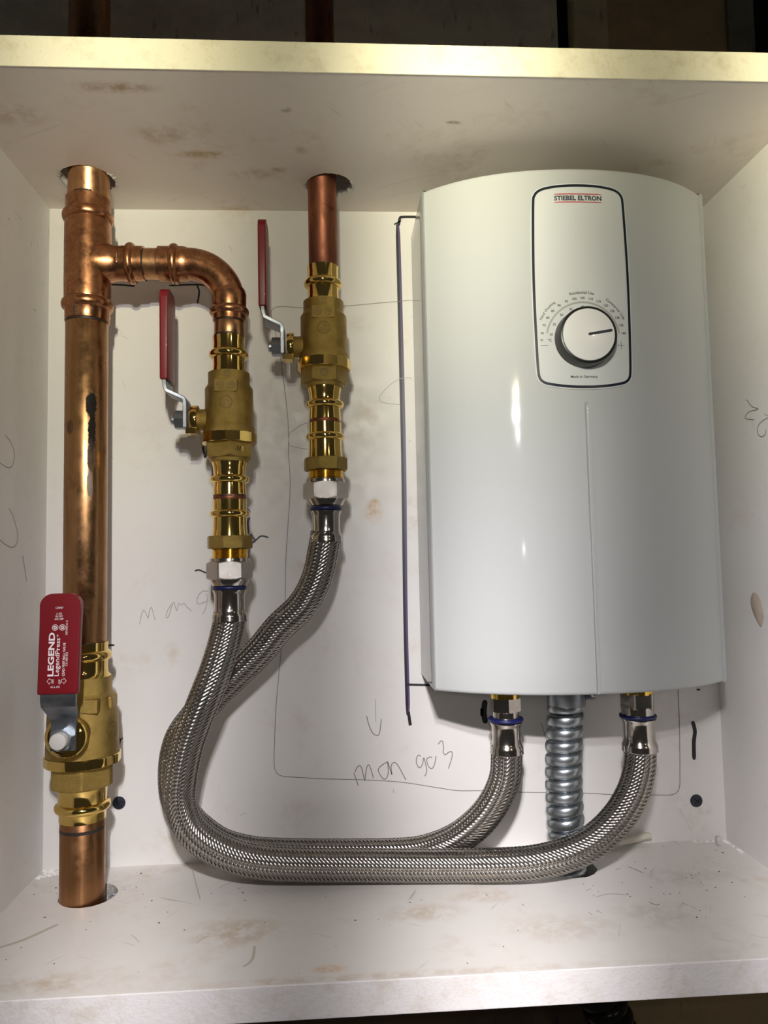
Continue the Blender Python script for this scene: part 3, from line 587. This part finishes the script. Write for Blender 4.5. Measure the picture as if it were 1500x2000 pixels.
# ------------------------------------------------------------------ brass ball valves
def cyl_map(x, y, R): return lambda s, z: (x+R*math.sin(s/R), y-R*math.cos(s/R), z)
def cast_mark(valve, x, y, R, z, r, kind, s0=0., w=.42):
    mb = MB(); fn = cyl_map(x, y, R)
    if kind == 'slash':
        strokes(mb, [ringpts(s0, z, r, 24)], w, fn, True); strokes(mb, [ringpts(s0, z, r*.8, 24)], w*.5, fn, True)
        strokes(mb, [[(s0-r*.55, z+r*.55), (s0+r*.6, z-r*.55)], [(s0-r*.5, z-r*.4), (s0-r*.15, z-r*.5), (s0-r*.1, z-r*.15), (s0-r*.4, z-r*.1)], [(s0+r*.05, z+r*.1), (s0+r*.1, z+r*.5), (s0+r*.4, z+r*.1), (s0+r*.5, z+r*.4)]], w*.8, fn)
    elif kind == 'round':
        strokes(mb, [ringpts(s0, z, r, 20)], w, fn, True)
        strokes(mb, [[(s0-r*.45, z-r*.4), (s0-r*.2, z+r*.35), (s0, z-r*.1), (s0+r*.15, z+r*.4)], [(s0+r*.1, z-r*.4), (s0+r*.5, z-r*.1), (s0+r*.3, z+r*.2)]], w*.8, fn)
    else:
        strokes(mb, [[(s0-r, z-r*.8), (s0-r*.2, z-r*.8), (s0-r*.5, z-r*.1), (s0+r*.1, z+r*.9), (s0-r*.7, z+r*.9), (s0-r*.9, z+r*.4)], [(s0, z-r*.9), (s0+r*.9, z-r*.8), (s0+r*.3, z), (s0+r*.9, z+r*.8), (s0+r*.4, z+r)]], w, fn)
    mb.build('cast_mark', 'cast_groove', valve)
def slab(path, w0, w1, th, f):
    """bent strip: path of (u, v) mid-line points, half widths per point, thickness th; f(u, v, s)->xyz with s across"""
    P = np.array(path, float); t = np.gradient(P, axis=0); t /= np.linalg.norm(t, axis=1)[:, None]; q = np.stack([-t[:, 1], t[:, 0]], 1)*th/2
    v = []; n = len(P)
    for i in range(n):
        hw = w0[i] if not isinstance(w0, (int, float)) else w0
        for (a, b), s in (((P[i]+q[i]), hw), ((P[i]+q[i]), -hw), ((P[i]-q[i]), -hw), ((P[i]-q[i]), hw)): v.append(f(a, b, s))
    fc = [(4*i+k, 4*i+(k+1) % 4, 4*i+4+(k+1) % 4, 4*i+4+k) for i in range(n-1) for k in range(4)]+[(3, 2, 1, 0), (4*n-4, 4*n-3, 4*n-2, 4*n-1)]
    return v, fc
def lever(valve, f, plate_u, v0, grip_u, g0, g1, hw, zs, sc=1.):
    """f(u, v, s) maps outwards/up/sideways to world; zinc lever with a red dipped grip, one thing's parts"""
    path = [(plate_u, v0), (plate_u, zs+8*sc), (plate_u, zs+11.5*sc), (plate_u+.8, zs+13.5*sc), (grip_u-1.2, g0-7*sc), (grip_u-.2, g0-3.5*sc), (grip_u, g0-1), (grip_u, g0+12)]
    wid = [hw*.64, hw*.64, hw*.66, hw*.72, hw*.86, hw*.88, hw*.88, hw*.88]
    L = mesh_obj('lever', *slab(path, wid, None, 2.7*sc, f), 'zinc_plate', valve, 40)
    bv = L.modifiers.new('edge', 'BEVEL'); bv.width = .35*S; bv.segments = 2; bv.limit_method = 'ANGLE'
    # grip : rounded outline extruded, edges bevelled
    bm = bmesh.new(); th = 2.7*sc; r = hw*.62; pts = []
    for k in range(13): a = PI/2*k/12; pts.append((hw-r+r*math.cos(a), g1-r+r*math.sin(a)))
    for k in range(13): a = PI/2+PI/2*k/12; pts.append((-hw+r+r*math.cos(a), g1-r+r*math.sin(a)))
    for k in range(3): a = PI+PI/2*k/2; pts.append((-hw+1+math.cos(a), g0+1+math.sin(a)))
    for k in range(3): a = 1.5*PI+PI/2*k/2; pts.append((hw-1+math.cos(a), g0+1+math.sin(a)))
    a_ = [bm.verts.new((s, z, -th)) for s, z in pts]; b_ = [bm.verts.new((s, z, th)) for s, z in pts]; m = len(pts)
    bm.faces.new(a_[::-1]); bm.faces.new(b_)
    for i in range(m): bm.faces.new((a_[i], a_[(i+1) % m], b_[(i+1) % m], b_[i]))
    ed = [e for e in bm.edges if len(e.link_faces) == 2 and any(len(x.verts) > 4 for x in e.link_faces)]
    bmesh.ops.bevel(bm, geom=ed, offset=1.9*sc, segments=5, affect='EDGES', profile=.5, clamp_overlap=True)
    bm.verts.index_update(); vv = [f(grip_u+p.co.z, p.co.y, p.co.x) for p in bm.verts]; ff = [tuple(x.index for x in q.verts) for q in bm.faces]; bm.free()
    g = mesh_obj('grip', vv, ff, 'red_grip', L, 40)
    return L, g
def press_end(prof_lo, x, y, valve, name='press_collar'):
    mesh_obj(name, *lathe(prof_lo, (x, y, 0), n=72), 'brass_polished', valve, 40)
def small_valve(label, x, y, dz, flat):
    """3/4 inch press ball valve, lever on its left side; dz = height above the elbow valve"""
    z = lambda a: a+dz
    t = thing('ball_valve', label, 'valve', (x, y, z(260)))
    # casting
    pr = [(11.4, 344.4), (14.1, 344.4), (14.1, 337.2), (14.5, 336.0), (16.2, 333.4), (16.2, 318), (16.2, 308.6), (16.5, 307.8), (17.3, 306.2), (17.5, 302.4), (13, 302.2)]
    mesh_obj('body', *lathe([(r, z(h)) for r, h in reversed(pr)], (x, y, 0), n=72), 'brass_cast', t, 35)
    # turned hexagon shoulder
    mb = MB().add(*nut(12, 18.0, z(295.6), z(302.4), (x, y, 0), rot=PI/12, n=96)); mb.build('union_ring', 'brass_polished', t, 25)
    ap = 14.4
    mb = MB().add(*nut(6, ap if flat else 14.7, z(285.4), z(295.8), (x, y, 0), rot=0.02 if flat else PI/6+.14, topch=False)); mb.build('hexagon_end', 'brass_cast', t, 25)
    mesh_obj('hexagon_neck', *lathe([(11, z(282.9)), (12.9, z(283.0)), (13.7, z(285.0)), (13.7, z(287))], (x, y, 0), n=64), 'brass_cast', t, 35)
    up_ = [(10.4, 369.7), (10.95, 369.8), (10.7, 364.5), (10.9, 361.2)]+bead(357.6, 13.5, 11.0, 2.7, 9)+[(10.9, 354.2), (10.9, 349), (11.5, 344.2)]
    press_end([(r, z(h)) for r, h in reversed(up_)], x, y, t)
    lo_ = [(11.9, 284.2), (12.1, 283.2), (11.0, 279.5), (10.7, 274.5)]+bead(271.2, 13.4, 10.8, 2.6, 9)[::-1]+[(10.9, 267.8), (11.2, 260.6), (10.6, 260.3)]
    press_end([(r, z(h)) for r, h in reversed(lo_)], x, y, t)
    # pads and foundry marks
    mesh_obj('flat_pad', *bbox(x-7.6, x+7.6, y-16.25, y-10, z(328.6), z(337.2), .7), 'brass_cast', t)
    for s in (-3.6, 3.6): cast_mark(t, x, y-100+16.35, 100., z(333.4), 2.4, 'round', s, .4) if False else None
    for s in (-3.7, 3.5):
        mb = MB(); fn = lambda a, b: (x+a, y-16.37, b); strokes(mb, [ringpts(s, z(333), 2.3, 20)], .42, fn, True)
        strokes(mb, [[(s-1, z(332)), (s-.6, z(334)), (s, z(332.7)), (s+.4, z(334.2))], [(s+.2, z(332)), (s+1.1, z(332.6)), (s+.6, z(333.6))]], .34, fn); mb.build('cast_mark', 'cast_groove', t)
    cast_mark(t, x, y, 16.32, z(321.6), 4.3, 'slash', 0 if not flat else .3)
    cast_mark(t, x, y, 14.22, z(341.2), 2.2, 'knot', .6)
    if flat:
        mb = MB(); fn = lambda a, b: (x+a, y-ap-.14, b); strokes(mb, [ringpts(0, z(291.2), 2.4, 22)], .5, fn, True); strokes(mb, [ringpts(0, z(291.2), 1.0, 12), ringpts(.3, z(291.3), 1.5, 8)[:5]], .25, fn); mb.build('cast_mark', 'cast_groove', t)
    else:
        vv, ff = text2d('D-1WK', 10, 3.6, .01); mb = MB(); fn = cyl_map(x, y, 15.3); mb.add([fn(a+8.5, b+z(290.6)) for a, b in vv], ff); mb.build('cast_lettering', 'brass_polished', t)
    # stem to the left
    zc = z(312.6)
    st = [(8.2, 13.0), (7.6, 15.6), (7.3, 17.5), (7.3, 21.0)]
    mesh_obj('stem', *lathe(st, (x, y, zc), (-1, 0, 0), 48), 'brass_cast', t, 35)
    mesh_obj('gland_nut', *lathe([(7.2, 20.6), (9.6, 20.8), (9.9, 21.4), (9.9, 24.6), (9.4, 25.6), (6.0, 25.8)], (x, y, zc), (-1, 0, 0), 48), 'brass_polished', t, 30)
    mesh_obj('stop_tab', *bbox(x-28.2, x-21.4, y-7.5, y+3.5, zc-10.6, zc-7.0, .5), 'brass_polished', t)
    f = lambda u, v, s: (x-u, y+s, v)
    L, g = lever(t, f, 28.6, zc-6.5, 41.6, z(338.2), z(401.8), 12.2, zc)
    mesh_obj('lever_nut', *nut(6, 5.9, 29.4, 36.4, (x, y, zc), (-1, 0, 0), PI/6, n=72), 'zinc_steel', t, 25)
    mesh_obj('stem_tip', *lathe([(3.4, 36.2), (3.4, 38.2), (2.6, 38.9)], (x, y, zc), (-1, 0, 0), 24), 'zinc_steel', t, 30)
    return t
small_valve('brass ball valve below the copper elbow, red lever turned up', VX, VY, 0, False)
small_valve('brass ball valve on the middle ceiling pipe, red lever turned up', MX, MY, 52.4, True)

# large valve at lower left, lever towards the viewer
X, Y = 43.2, LY
t = thing('ball_valve', 'large brass ball valve low on the left pipe, wide red printed grip in front', 'valve', (X, Y, 49))
pr = [(15, 141.6), (18.0, 141.8), (18.0, 132.4), (18.6, 131.2), (20.4, 129.6), (20.7, 122.5), (21.8, 119.6), (22.3, 112), (22.4, 102), (22.8, 97.5), (22.9, 92), (17, 91.6)]
mesh_obj('body', *lathe(list(reversed(pr)), (X, Y, 0), n=80), 'brass_cast', t, 35)
mesh_obj('union_ring', *nut(12, 23.2, 85.8, 91.8, (X, Y, 0), rot=.1, n=96), 'brass_polished', t, 25)
mesh_obj('hexagon_end', *nut(6, 18.4, 71.5, 86, (X, Y, 0), rot=PI/6+.30, topch=False), 'brass_cast', t, 25)
press_end(list(reversed([(14.1, 164.2), (15.3, 164.1), (15.2, 159.8)]+bead(155.4, 17.6, 15.2, 3.3, 9)[::-1]+[(15.2, 151), (15.1, 146.5), (15.6, 143.5), (17.6, 141.4)])), X+.2, Y, t)
press_end(list(reversed([(16.5, 72.2), (15.6, 70.4), (15.0, 66), (14.9, 62.4)]+bead(58.4, 17.5, 14.9, 3.0, 9)[::-1]+[(14.6, 54.4), (14.5, 49.8), (13.9, 49.4)])), X+.2, Y, t)
mesh_obj('flat_pad', *bbox(X-1, X+15.5, Y-20.4, Y-12, 120.5, 129.4, .8), 'brass_cast', t)
mesh_obj('side_pad', *bbox(X+14, X+20.9, Y-8, Y+6, 121, 129.6, 1.6), 'brass_cast', t)
cast_mark(t, X, Y, 22.5, 108, 5.2, 'slash', 22.5*1.25)
ZC = 109.2
mesh_obj('stem', *lathe([(11.4, 19), (10.4, 23), (10.0, 26), (10.0, 28.6)], (X, Y, ZC), (0, -1, 0), 48), 'brass_cast', t, 35)
mesh_obj('gland_nut', *lathe([(10.0, 27.6), (12.4, 27.8), (12.8, 28.6), (12.8, 31.2), (12.2, 32.0), (10.6, 32.2), (10.2, 31.2), (6, 31.2)], (X, Y, ZC), (0, -1, 0), 64), 'brass_polished', t, 30)
TL = -.022
def ff_(u, v, s):
    dz = v-ZC; return (X+.2+s-TL*0+dz*.028-.6, Y-u, v)
L, g = lever(t, ff_, 33.4, ZC-7.5, 44.6, 137.8, 198.0, 12.0, ZC, 1.0)
mesh_obj('lever_nut', *nut(6, 6.2, 34.4, 40.2, (X-.2, Y, ZC), (0, -1, 0), .25, n=72), 'zinc_steel', t, 25)
mesh_obj('stem_tip', *lathe([(5.0, 39.8), (5.1, 43.2), (4.8, 44.0), (4.2, 44.3)], (X-.3, Y, ZC), (0, -1, 0), 40), 'bolt_cap', t, 30)
GF = lambda a, b: ff_(44.6+2.78, b, a)
def grip_text(mb, s, s0, z, w=None, h=None, ang=PI/2, bold=.005):
    vv, fc = text2d(s, w, h, bold); vv = rot2(vv, ang, (s0, z)); mb.add([GF(*p) for p in vv], fc)
mb = MB()
grip_text(mb, 'LEGEND', -4.2, 161.8, 26.0, 3.6, bold=.03); grip_text(mb, 'LegendPress', -.2, 160.1, 22.5, 3.5, bold=.006); grip_text(mb, '™', -.9, 172.7, None, .8)
grip_text(mb, 'LEAD FREE BALL VALVE', 3.3, 158.7, 19.7, 1.5, bold=.006); grip_text(mb, 'CA AB1953', 5.0, 158.7, 8.3, 1.15, bold=.006); grip_text(mb, 'NSF/ANSI 61-G', 4.3, 177.5, 8.5, 1.15, bold=.006)
grip_text(mb, 'C2M407', -.4, 189.5, 4.5, 1.25, 0, .006)
for i, s in enumerate(('250° F', '250 PSI', '600 CWP')): grip_text(mb, s, -.4, 186.0-1.6*i, (3.4, 4.2, 5.2)[i], 1.15, PI, .006)
grip_text(mb, 'ON', -2.7, 145.6, 2.4, 1.3); grip_text(mb, 'OFF', 1.3, 145.4, 2.8, 1.3); grip_text(mb, '250 °F W', -1.2, 142.4, 5.6, 1.2, PI, .006)
for s0, d in ((-4.3, -1), (3.4, 1)):
    A = [(s0-d*1.0, 145.9+.9), (s0+d*.2, 146.8), (s0+d*.2, 147.8), (s0+d*1.8, 145.9), (s0+d*.2, 144.0), (s0+d*.2, 145.0), (s0-d*1.0, 145.0)]
    vv, fc = ribbon(A, .26, True, False); mb.add([GF(*p) for p in vv], fc)
for s0 in (-2.5, 1.7):
    strokes(mb, [ringpts(s0, 177.7, 1.65, 20)], .3, GF, True); strokes(mb, [ringpts(s0, 177.7, .75, 10)], .45, GF, True); strokes(mb, [[(s0-.9, 178.5), (s0+.9, 176.9)]], .25, GF)
mb.build('grip_lettering', 'grip_print', L)

# ------------------------------------------------------------------ brass adapters
def adapter(label, x, y, dz, rot):
    t = thing('press_adapter', label, 'pipe fitting', (x, y, 218+dz))
    z = lambda a: a+dz
    press_end([(11.0, z(232.4)), (12.0, z(232.5)), (11.4, z(238)), (11.3, z(244.2))]+[(r, h) for r, h in bead(z(247.8), 13.5, 11.3, 2.5, 9)]+[(11.3, z(251.5)), (11.3, z(257.4)), (10.7, z(257.6))], x, y, t)
    mesh_obj('hexagon', *nut(8, 14.4, z(224.2), z(232.8), (x, y, 0), rot=rot), 'brass_cast', t, 25)
    P = []; n = 5
    for k in range(n):
        h0 = z(217.0)+k*(7.4/n); P += [(11.3, h0), (12.25, h0+.55), (12.25, h0+.75), (11.3, h0+1.3)]
    mesh_obj('thread', *lathe(P, (x, y, 0), n=64), 'brass_thread', t, 20)
adapter('brass press adapter at the bottom of the elbow valve assembly', VX, VY, 0, .29)
adapter('brass press adapter at the bottom of the middle valve assembly', MX, MY, 53.0, .15)

# ------------------------------------------------------------------ braided hoses
HOSE_A = [(138.0, -48, 175.6), (135.8, -50, 161.5), (130.8, -55, 143.8), (124.9, -58, 127.8), (118.8, -57, 113.0), (113.1, -55, 97.9), (109.0, -53, 81.1), (106.5, -51, 64.2), (108.3, -50, 52.3), (113.4, -49, 41.0), (125.5, -48, 29.6), (142.8, -48, 21.0), (162.1, -48, 16.5), (189.1, -48, 14.0), (222.9, -49, 12.6), (256.9, -50, 11.1), (290.8, -53, 10.8), (310.6, -57, 11.8), (336.8, -62, 14.2), (360.4, -64, 19.5), (378.1, -63, 26.6), (395.3, -60, 39.0), (408.1, -56, 54.0), (415.4, -52, 69.5), (418.2, -48, 80.4)]
HOSE_B = [(203.6, -42, 227.2), (202.8, -42, 219.1), (198.2, -41, 203.7), (187.9, -38, 184.8), (171.9, -35, 169.9), (157.8, -33, 153.5), (140.2, -31, 136.9), (123.5, -30, 120.8), (111.6, -30, 108.0), (102.7, -29, 95.6), (98.8, -29, 81.6), (97.9, -28, 66.5), (99.6, -28, 53.8), (105.6, -27, 42.2), (115.1, -26, 31.6), (129.7, -26, 21.4), (149.5, -26, 15.4), (169.8, -26, 13.1), (195.2, -27, 12.0), (223.5, -27, 10.8), (248.3, -28, 10.4), (266.0, -30, 11.8), (281.4, -33, 16.7), (295.6, -37, 24.8), (309.2, -42, 37.9), (318.6, -45, 52.1), (323.9, -47, 66.5), (325.6, -48, 82.0)]

def ferrule(parent, x, y, z0, z1, up=True, R=10.6):
    """crimped sleeve; z0 = bulged end where the hose leaves, z1 = lip below the nut"""
    h = z1-z0; k = R/10.6
    P = [(10.6*k, 0), (11.7*k, .02), (11.9*k, .5), (11.5*k, 1.5), (11.7*k, 3.2), (11.4*k, 4.6), (10.6*k, 6.2), (10.1*k, 7.6), (10.0*k, h*.5), (10.1*k, h-4), (10.6*k, h-2.4), (11.2*k, h-1.2), (11.3*k, h-.5), (10.6*k, h)]
    mesh_obj('ferrule', *lathe([(r, z0+a) for r, a in P], (x, y, 0), n=64), 'nickel_plate', parent, 50)
def seal(parent, x, y, z, R=11.5):
    mesh_obj('seal_ring', *lathe([(R-1.6, z-1.3), (R-.5, z-1.25), (R, z-.6), (R, z+.5), (R-.5, z+1.1), (R-1.6, z+1.2)], (x, y, 0), n=56), 'blue_ring', parent, 60)
def hose(label, pts, r=10.4):
    t = thing('braided_hose', label, 'hose', pts[0])
    P, s = resample(catmull(pts, 14), 1.5)
    for _ in range(6):
        P[1:-1] = .25*P[:-2]+.5*P[1:-1]+.25*P[2:]
    mesh_obj('inner_tube', *tube([tuple(p) for p in P], r-.45, 24), 'hose_core', t, 60)
    V = [Vector(p) for p in P]; T, N = transport(V); T = np.array(T); N = np.array(N); B = np.cross(T, N)
    ds = np.r_[0, np.cumsum(np.linalg.norm(np.diff(P, axis=0), axis=1))]; Ltot = ds[-1]
    NC = 24; pitch = 64.; step = pitch/(2*NC); per = 3; m = np.arange(0, Ltot/step, 1/per); sv = m*step
    I = lambda A: np.stack([np.interp(sv, ds, A[:, k]) for k in range(3)], 1)
    Pc, Nc, Bc, Tc = I(P), I(N), I(B), I(T); a = 2*PI/pitch; hw = .86; vs_, fs_ = [], []; base = 0; n = len(sv)
    al = math.atan(a*r); ca, sa = math.cos(al), math.sin(al)
    for dr in (1, -1):
        for i in range(NC):
            ph = 2*PI*(m+2*i-.5)/4 if dr > 0 else 2*PI*(2*i-m-2.5)/4
            w = np.clip(1.35*np.cos(ph), -1, 1); rad = r+.30*w; th = dr*a*sv+2*PI*i/NC
            for off, dip in ((-hw, -.20), (-hw*.35, 0.), (hw*.35, 0.), (hw, -.20)):
                tt = th+off*ca*(-dr)/r*-1.; sh = -dr*off*sa
                rr = (rad+dip)[:, None]
                vs_.append(Pc+Tc*sh+(Nc*np.cos(tt)[:, None]+Bc*np.sin(tt)[:, None])*rr)
            k = np.arange(n-1)
            for q in range(3): fs_.append(np.stack([base+q*n+k, base+q*n+k+1, base+(q+1)*n+k+1, base+(q+1)*n+k], 1))
            base += 4*n
    VV = np.concatenate(vs_)*S; FF = np.concatenate(fs_).astype(np.int32)
    me = D.meshes.new('braid'); me.vertices.add(len(VV)); me.vertices.foreach_set('co', VV.ravel())
    me.loops.add(FF.size); me.loops.foreach_set('vertex_index', FF.ravel()); me.polygons.add(len(FF))
    me.polygons.foreach_set('loop_start', np.arange(0, FF.size, 4, dtype=np.int32)); me.polygons.foreach_set('use_smooth', np.ones(len(FF), bool))
    me.update(calc_edges=True); me.materials.append(MATS['braid_wire'])
    o = D.objects.new('braid', me); col.objects.link(o); attach(o, t); o['kind'] = 'stuff'
    return t
HA = [(139.1, -48, 182), (139.0, -48, 177)]+HOSE_A[1:-1]+[(418.0, -48, 81), (418.0, -48, 86)]
HB = [(204.7, -42, 234)]+HOSE_B[:1]+HOSE_B[2:-1]+[(325.0, -48, 82), (325.0, -48, 88)]
def hose_nut(parent, x, y, dz, R):
    z = lambda a: a+dz
    mesh_obj('nut_collar', *lathe([(12.2, z(217.8)), (13.2, z(217.7)), (13.4, z(217)), (13.4, z(212.5))], (x, y, 0), n=64), 'nickel_plate', parent, 35)
    mesh_obj('coupling_nut', *nut(6, 13.55, z(203.6), z(215.6), (x, y, 0), rot=R), 'nickel_blasted', parent, 25)
    mesh_obj('nut_taper', *lathe([(10.6, z(199.4)), (11.4, z(199.5)), (12.0, z(200.6)), (13.4, z(203.4)), (13.5, z(206))], (x, y, 0), n=64), 'nickel_plate', parent, 35)
t = hose('braided steel hose in front, from the elbow valve to the right heater inlet', HA)
hose_nut(t, 139.4, -48, 0, .16); seal(t, 139.3, -48, 198.0); ferrule(t, 139.2, -48, 175.4, 197)
x = 417.4
mesh_obj('coupling_nut', *nut(6, 10.5, 109.2, 119.8, (x, -48, 0), rot=.06, topch=False), 'nickel_plate', t, 25)
mesh_obj('nut_taper', *lathe([(9.6, 104.2), (11.0, 104.6), (11.1, 110.5)], (x, -48, 0)), 'nickel_plate', t, 35)
seal(t, x, -48, 103.9, 12.5); ferrule(t, x+.5, -48, 80.2, 102.6, R=11.0)
t = hose('braided steel hose behind, from the middle valve to the left heater inlet', HB)
hose_nut(t, MX-.2, MY, 53.4, 0); seal(t, MX-.3, MY, 250.8, 11.1); ferrule(t, MX-.4, MY, 227.6, 249.6, R=10.2)
x = 325.2
mesh_obj('coupling_nut', *nut(6, 9.3, 109.8, 119.2, (x, -48, 0), rot=PI/6, topch=False), 'nickel_plate', t, 25)
mesh_obj('nut_taper', *lathe([(8.4, 105.2), (9.1, 105.4), (9.2, 111)], (x, -48, 0)), 'nickel_plate', t, 35)
seal(t, x, -48, 104.6, 11.9); ferrule(t, x, -48, 81.8, 103.2, R=10.3)

# ------------------------------------------------------------------ flexible metal conduit under the heater
t = thing('flexible_conduit', 'galvanised spiral steel conduit between the heater and the floor', 'conduit', (366, -38, 0))
cl = catmull([(370.5, -40, 132), (369.8, -40, 112), (367.6, -39, 85), (366.8, -38, 55), (367.2, -38, 20), (367.8, -37.5, -5)], 40)
P, s = resample(cl, .55); Vp = [Vector(p) for p in P]; T, N = transport(Vp); n = 40; pit = 8.75; v = []; f = []
for i, p in enumerate(Vp):
    b = T[i].cross(N[i])
    for k in range(n):
        a = 2*PI*k/n; u = ((s[i]-pit*k/n) % pit)/pit
        if u < .87: rr = 10.9+2.0*math.sin(PI*u/.87)**.40
        else: rr = 10.9-1.5*math.sin(PI*(u-.87)/.13)
        v.append(tuple(p+(N[i]*math.cos(a)+b*math.sin(a))*rr))
for i in range(len(Vp)-1):
    for k in range(n): k2 = (k+1) % n; f.append((i*n+k, i*n+k2, (i+1)*n+k2, (i+1)*n+k))
# the wrap-around column joins one pitch further on, so the spiral closes
mesh_obj('spiral_jacket', v, f, 'zinc_steel', t, 50)
c = mesh_obj('clamp_connector', *lathe([(11.5, 111.2), (12.6, 111.0), (13.3, 112), (13.3, 131)], (370, -40, 0), n=48), 'zinc_plate', t, 35)
mesh_obj('clamp_ear', *bbox(382, 389.5, -46, -40, 115, 124, 1.2), 'zinc_plate', c)
mesh_obj('clamp_screw', *lathe([(2.6, 0), (2.8, .6), (2.4, 2.2), (1.4, 2.8)], (387.2, -46, 119.6), (0, -1, 0), 20), 'zinc_steel', c, 30)

# black corrugated tube below the floor board
t = thing('corrugated_tube', 'black corrugated plastic tube under the front edge of the bottom board', 'conduit', (384, -37, -60))
cl = catmull([(371, -38, -44), (378, -38, -66), (388, -38, -88), (398, -38, -115), (404, -38, -150)], 30); P, s = resample(cl, .7); Vp = [Vector(p) for p in P]; T, N = transport(Vp); v = []; f = []
for i, p in enumerate(Vp):
    b = T[i].cross(N[i]); u = (s[i]/9.5) % 1; rr = 12.5+3.2*math.sin(PI*u)**.6
    for k in range(32): a = 2*PI*k/32; v.append(tuple(p+(N[i]*math.cos(a)+b*math.sin(a))*rr))
for i in range(len(Vp)-1):
    for k in range(32): k2 = (k+1) % 32; f.append((i*32+k, i*32+k2, (i+1)*32+k2, (i+1)*32+k))
mesh_obj('tube_wall', v, f, 'conduit_black', t, 60)

# ------------------------------------------------------------------ screws, cable, crumbs
def screw(label, x, z, r):
    t = thing('screw', label, 'screw', (x, -1, z))
    mesh_obj('head', *lathe([(r, -.1), (r, .35), (r*.86, 1.0), (r*.5, 1.35), (.2, 1.45)], (x, 0, z), (0, -1, 0), 32), 'screw_black', t, 30)
    mb = MB()
    for a in (.7, .7+PI/2): vv, ff = ribbon([(x-r*.5*math.cos(a), z-r*.5*math.sin(a)), (x+r*.5*math.cos(a), z+r*.5*math.sin(a))], r*.22, False, False); mb.add([(p, -1.5, q) for p, q in vv], ff)
    mb.build('cross_slot', 'cavity_black', t)
screw('dark round screw head in the back board near the lower left valve', 52.9, 44.4, 4.6)
screw('dark round screw head in the back board under the heater, at right', 478.9, 29.1, 4.7)
t = tag(mesh_obj('cable', *tube(catmull([(352, -24, 2.6), (372, -21, 2.6), (395, -14, 3.0), (418, -8, 4.5), (436, -4.0, 6.2), (441, -3.2, 6.0)], 8), 2.5, 14), 'cable_beige', None, 50), 'beige cable end lying in the back corner behind the hose', 'cable')
tag(mesh_obj('plaster_crumb', *bbox(487.5, 491.5, -12, -8, .1, 6.4, 1.2), 'plaster', None, 40), 'small broken plaster crumb in the back right corner of the floor', 'debris')
def crumbs(name, label, pts, mat):
    mb = MB()
    for x, y, r in pts:
        a = random.random()*6.3; c, s = math.cos(a), math.sin(a); l = r*random.uniform(.9, 1.9)
        v = [(-l, -r, 0), (l, -r*.7, 0), (l*.8, r, 0), (-l*.9, r*.8, 0), (-l*.5, -r*.4, r*.8), (l*.5, 0, r*.7), (0, r*.4, r*.9)]
        mb.add([(x+p*c-q*s, y+p*s+q*c, .05+z) for p, q, z in v], [(0, 1, 5, 4), (1, 2, 5), (2, 3, 6), (3, 0, 4), (5, 2, 6), (4, 5, 6), (3, 4, 6)])
    o = mb.build(name, mat); o['kind'] = 'stuff'; tag(o, label, 'debris'); return o
pts = []
def clear(x, y): return math.hypot(x-46.5, y+45) > 20 and math.hypot(x-369.5, y+38) > 19
while len(pts) < 120:
    x, y = random.uniform(4, W-4), -abs(random.gauss(0, 75))
    if -158 < y < -3 and clear(x, y): pts.append((x, y, random.choice((.18, .2, .25, .3, .35, .5))))
for _ in range(16):
    x, y = random.uniform(365, 470), random.uniform(-95, -55)
    if clear(x, y): pts.append((x, y, .32))
crumbs('dust_specks', 'dark drilling specks scattered over the bottom board', pts, 'dust')
pts = []
for _ in range(60):
    k = random.random(); pts.append((1.5+k*26*random.random(), -1.5-random.random()*(16-12*k), random.choice((.5, .8, 1.1))))
for _ in range(40): pts.append((W-1.5-random.random()*26, -1.5-random.random()*3, random.choice((.4, .6, .9))))
for _ in range(26): pts.append((W-1.5-random.random()*2.5, -3-random.random()*26, random.choice((.4, .6, .9))))
pts = [p for p in pts if clear(p[0], p[1])]
crumbs('plaster_dust', 'white plaster dust lying in the back corners of the bottom board', pts, 'dust_white')
# grey fluff stuffed in the floor hole beside the pipe
mb = MB()
for _ in range(60):
    a = random.uniform(-.9, .75); rr = random.uniform(15.2, 17.6); x, y, z = 46.5+rr*math.cos(a), -45+rr*math.sin(a), random.uniform(-9, -2.5); r = random.uniform(.8, 1.6)
    mb.add([(x-r, y, z), (x, y-r, z), (x+r, y, z), (x, y+r, z), (x, y, z+r)], [(0, 1, 4), (1, 2, 4), (2, 3, 4), (3, 0, 4), (3, 2, 1, 0)])
o = mb.build('insulation_fluff', 'lint'); o['kind'] = 'stuff'; tag(o, 'grey fluff packed in the floor hole right of the copper stub', 'insulation')
bpy.context.view_layer.update()
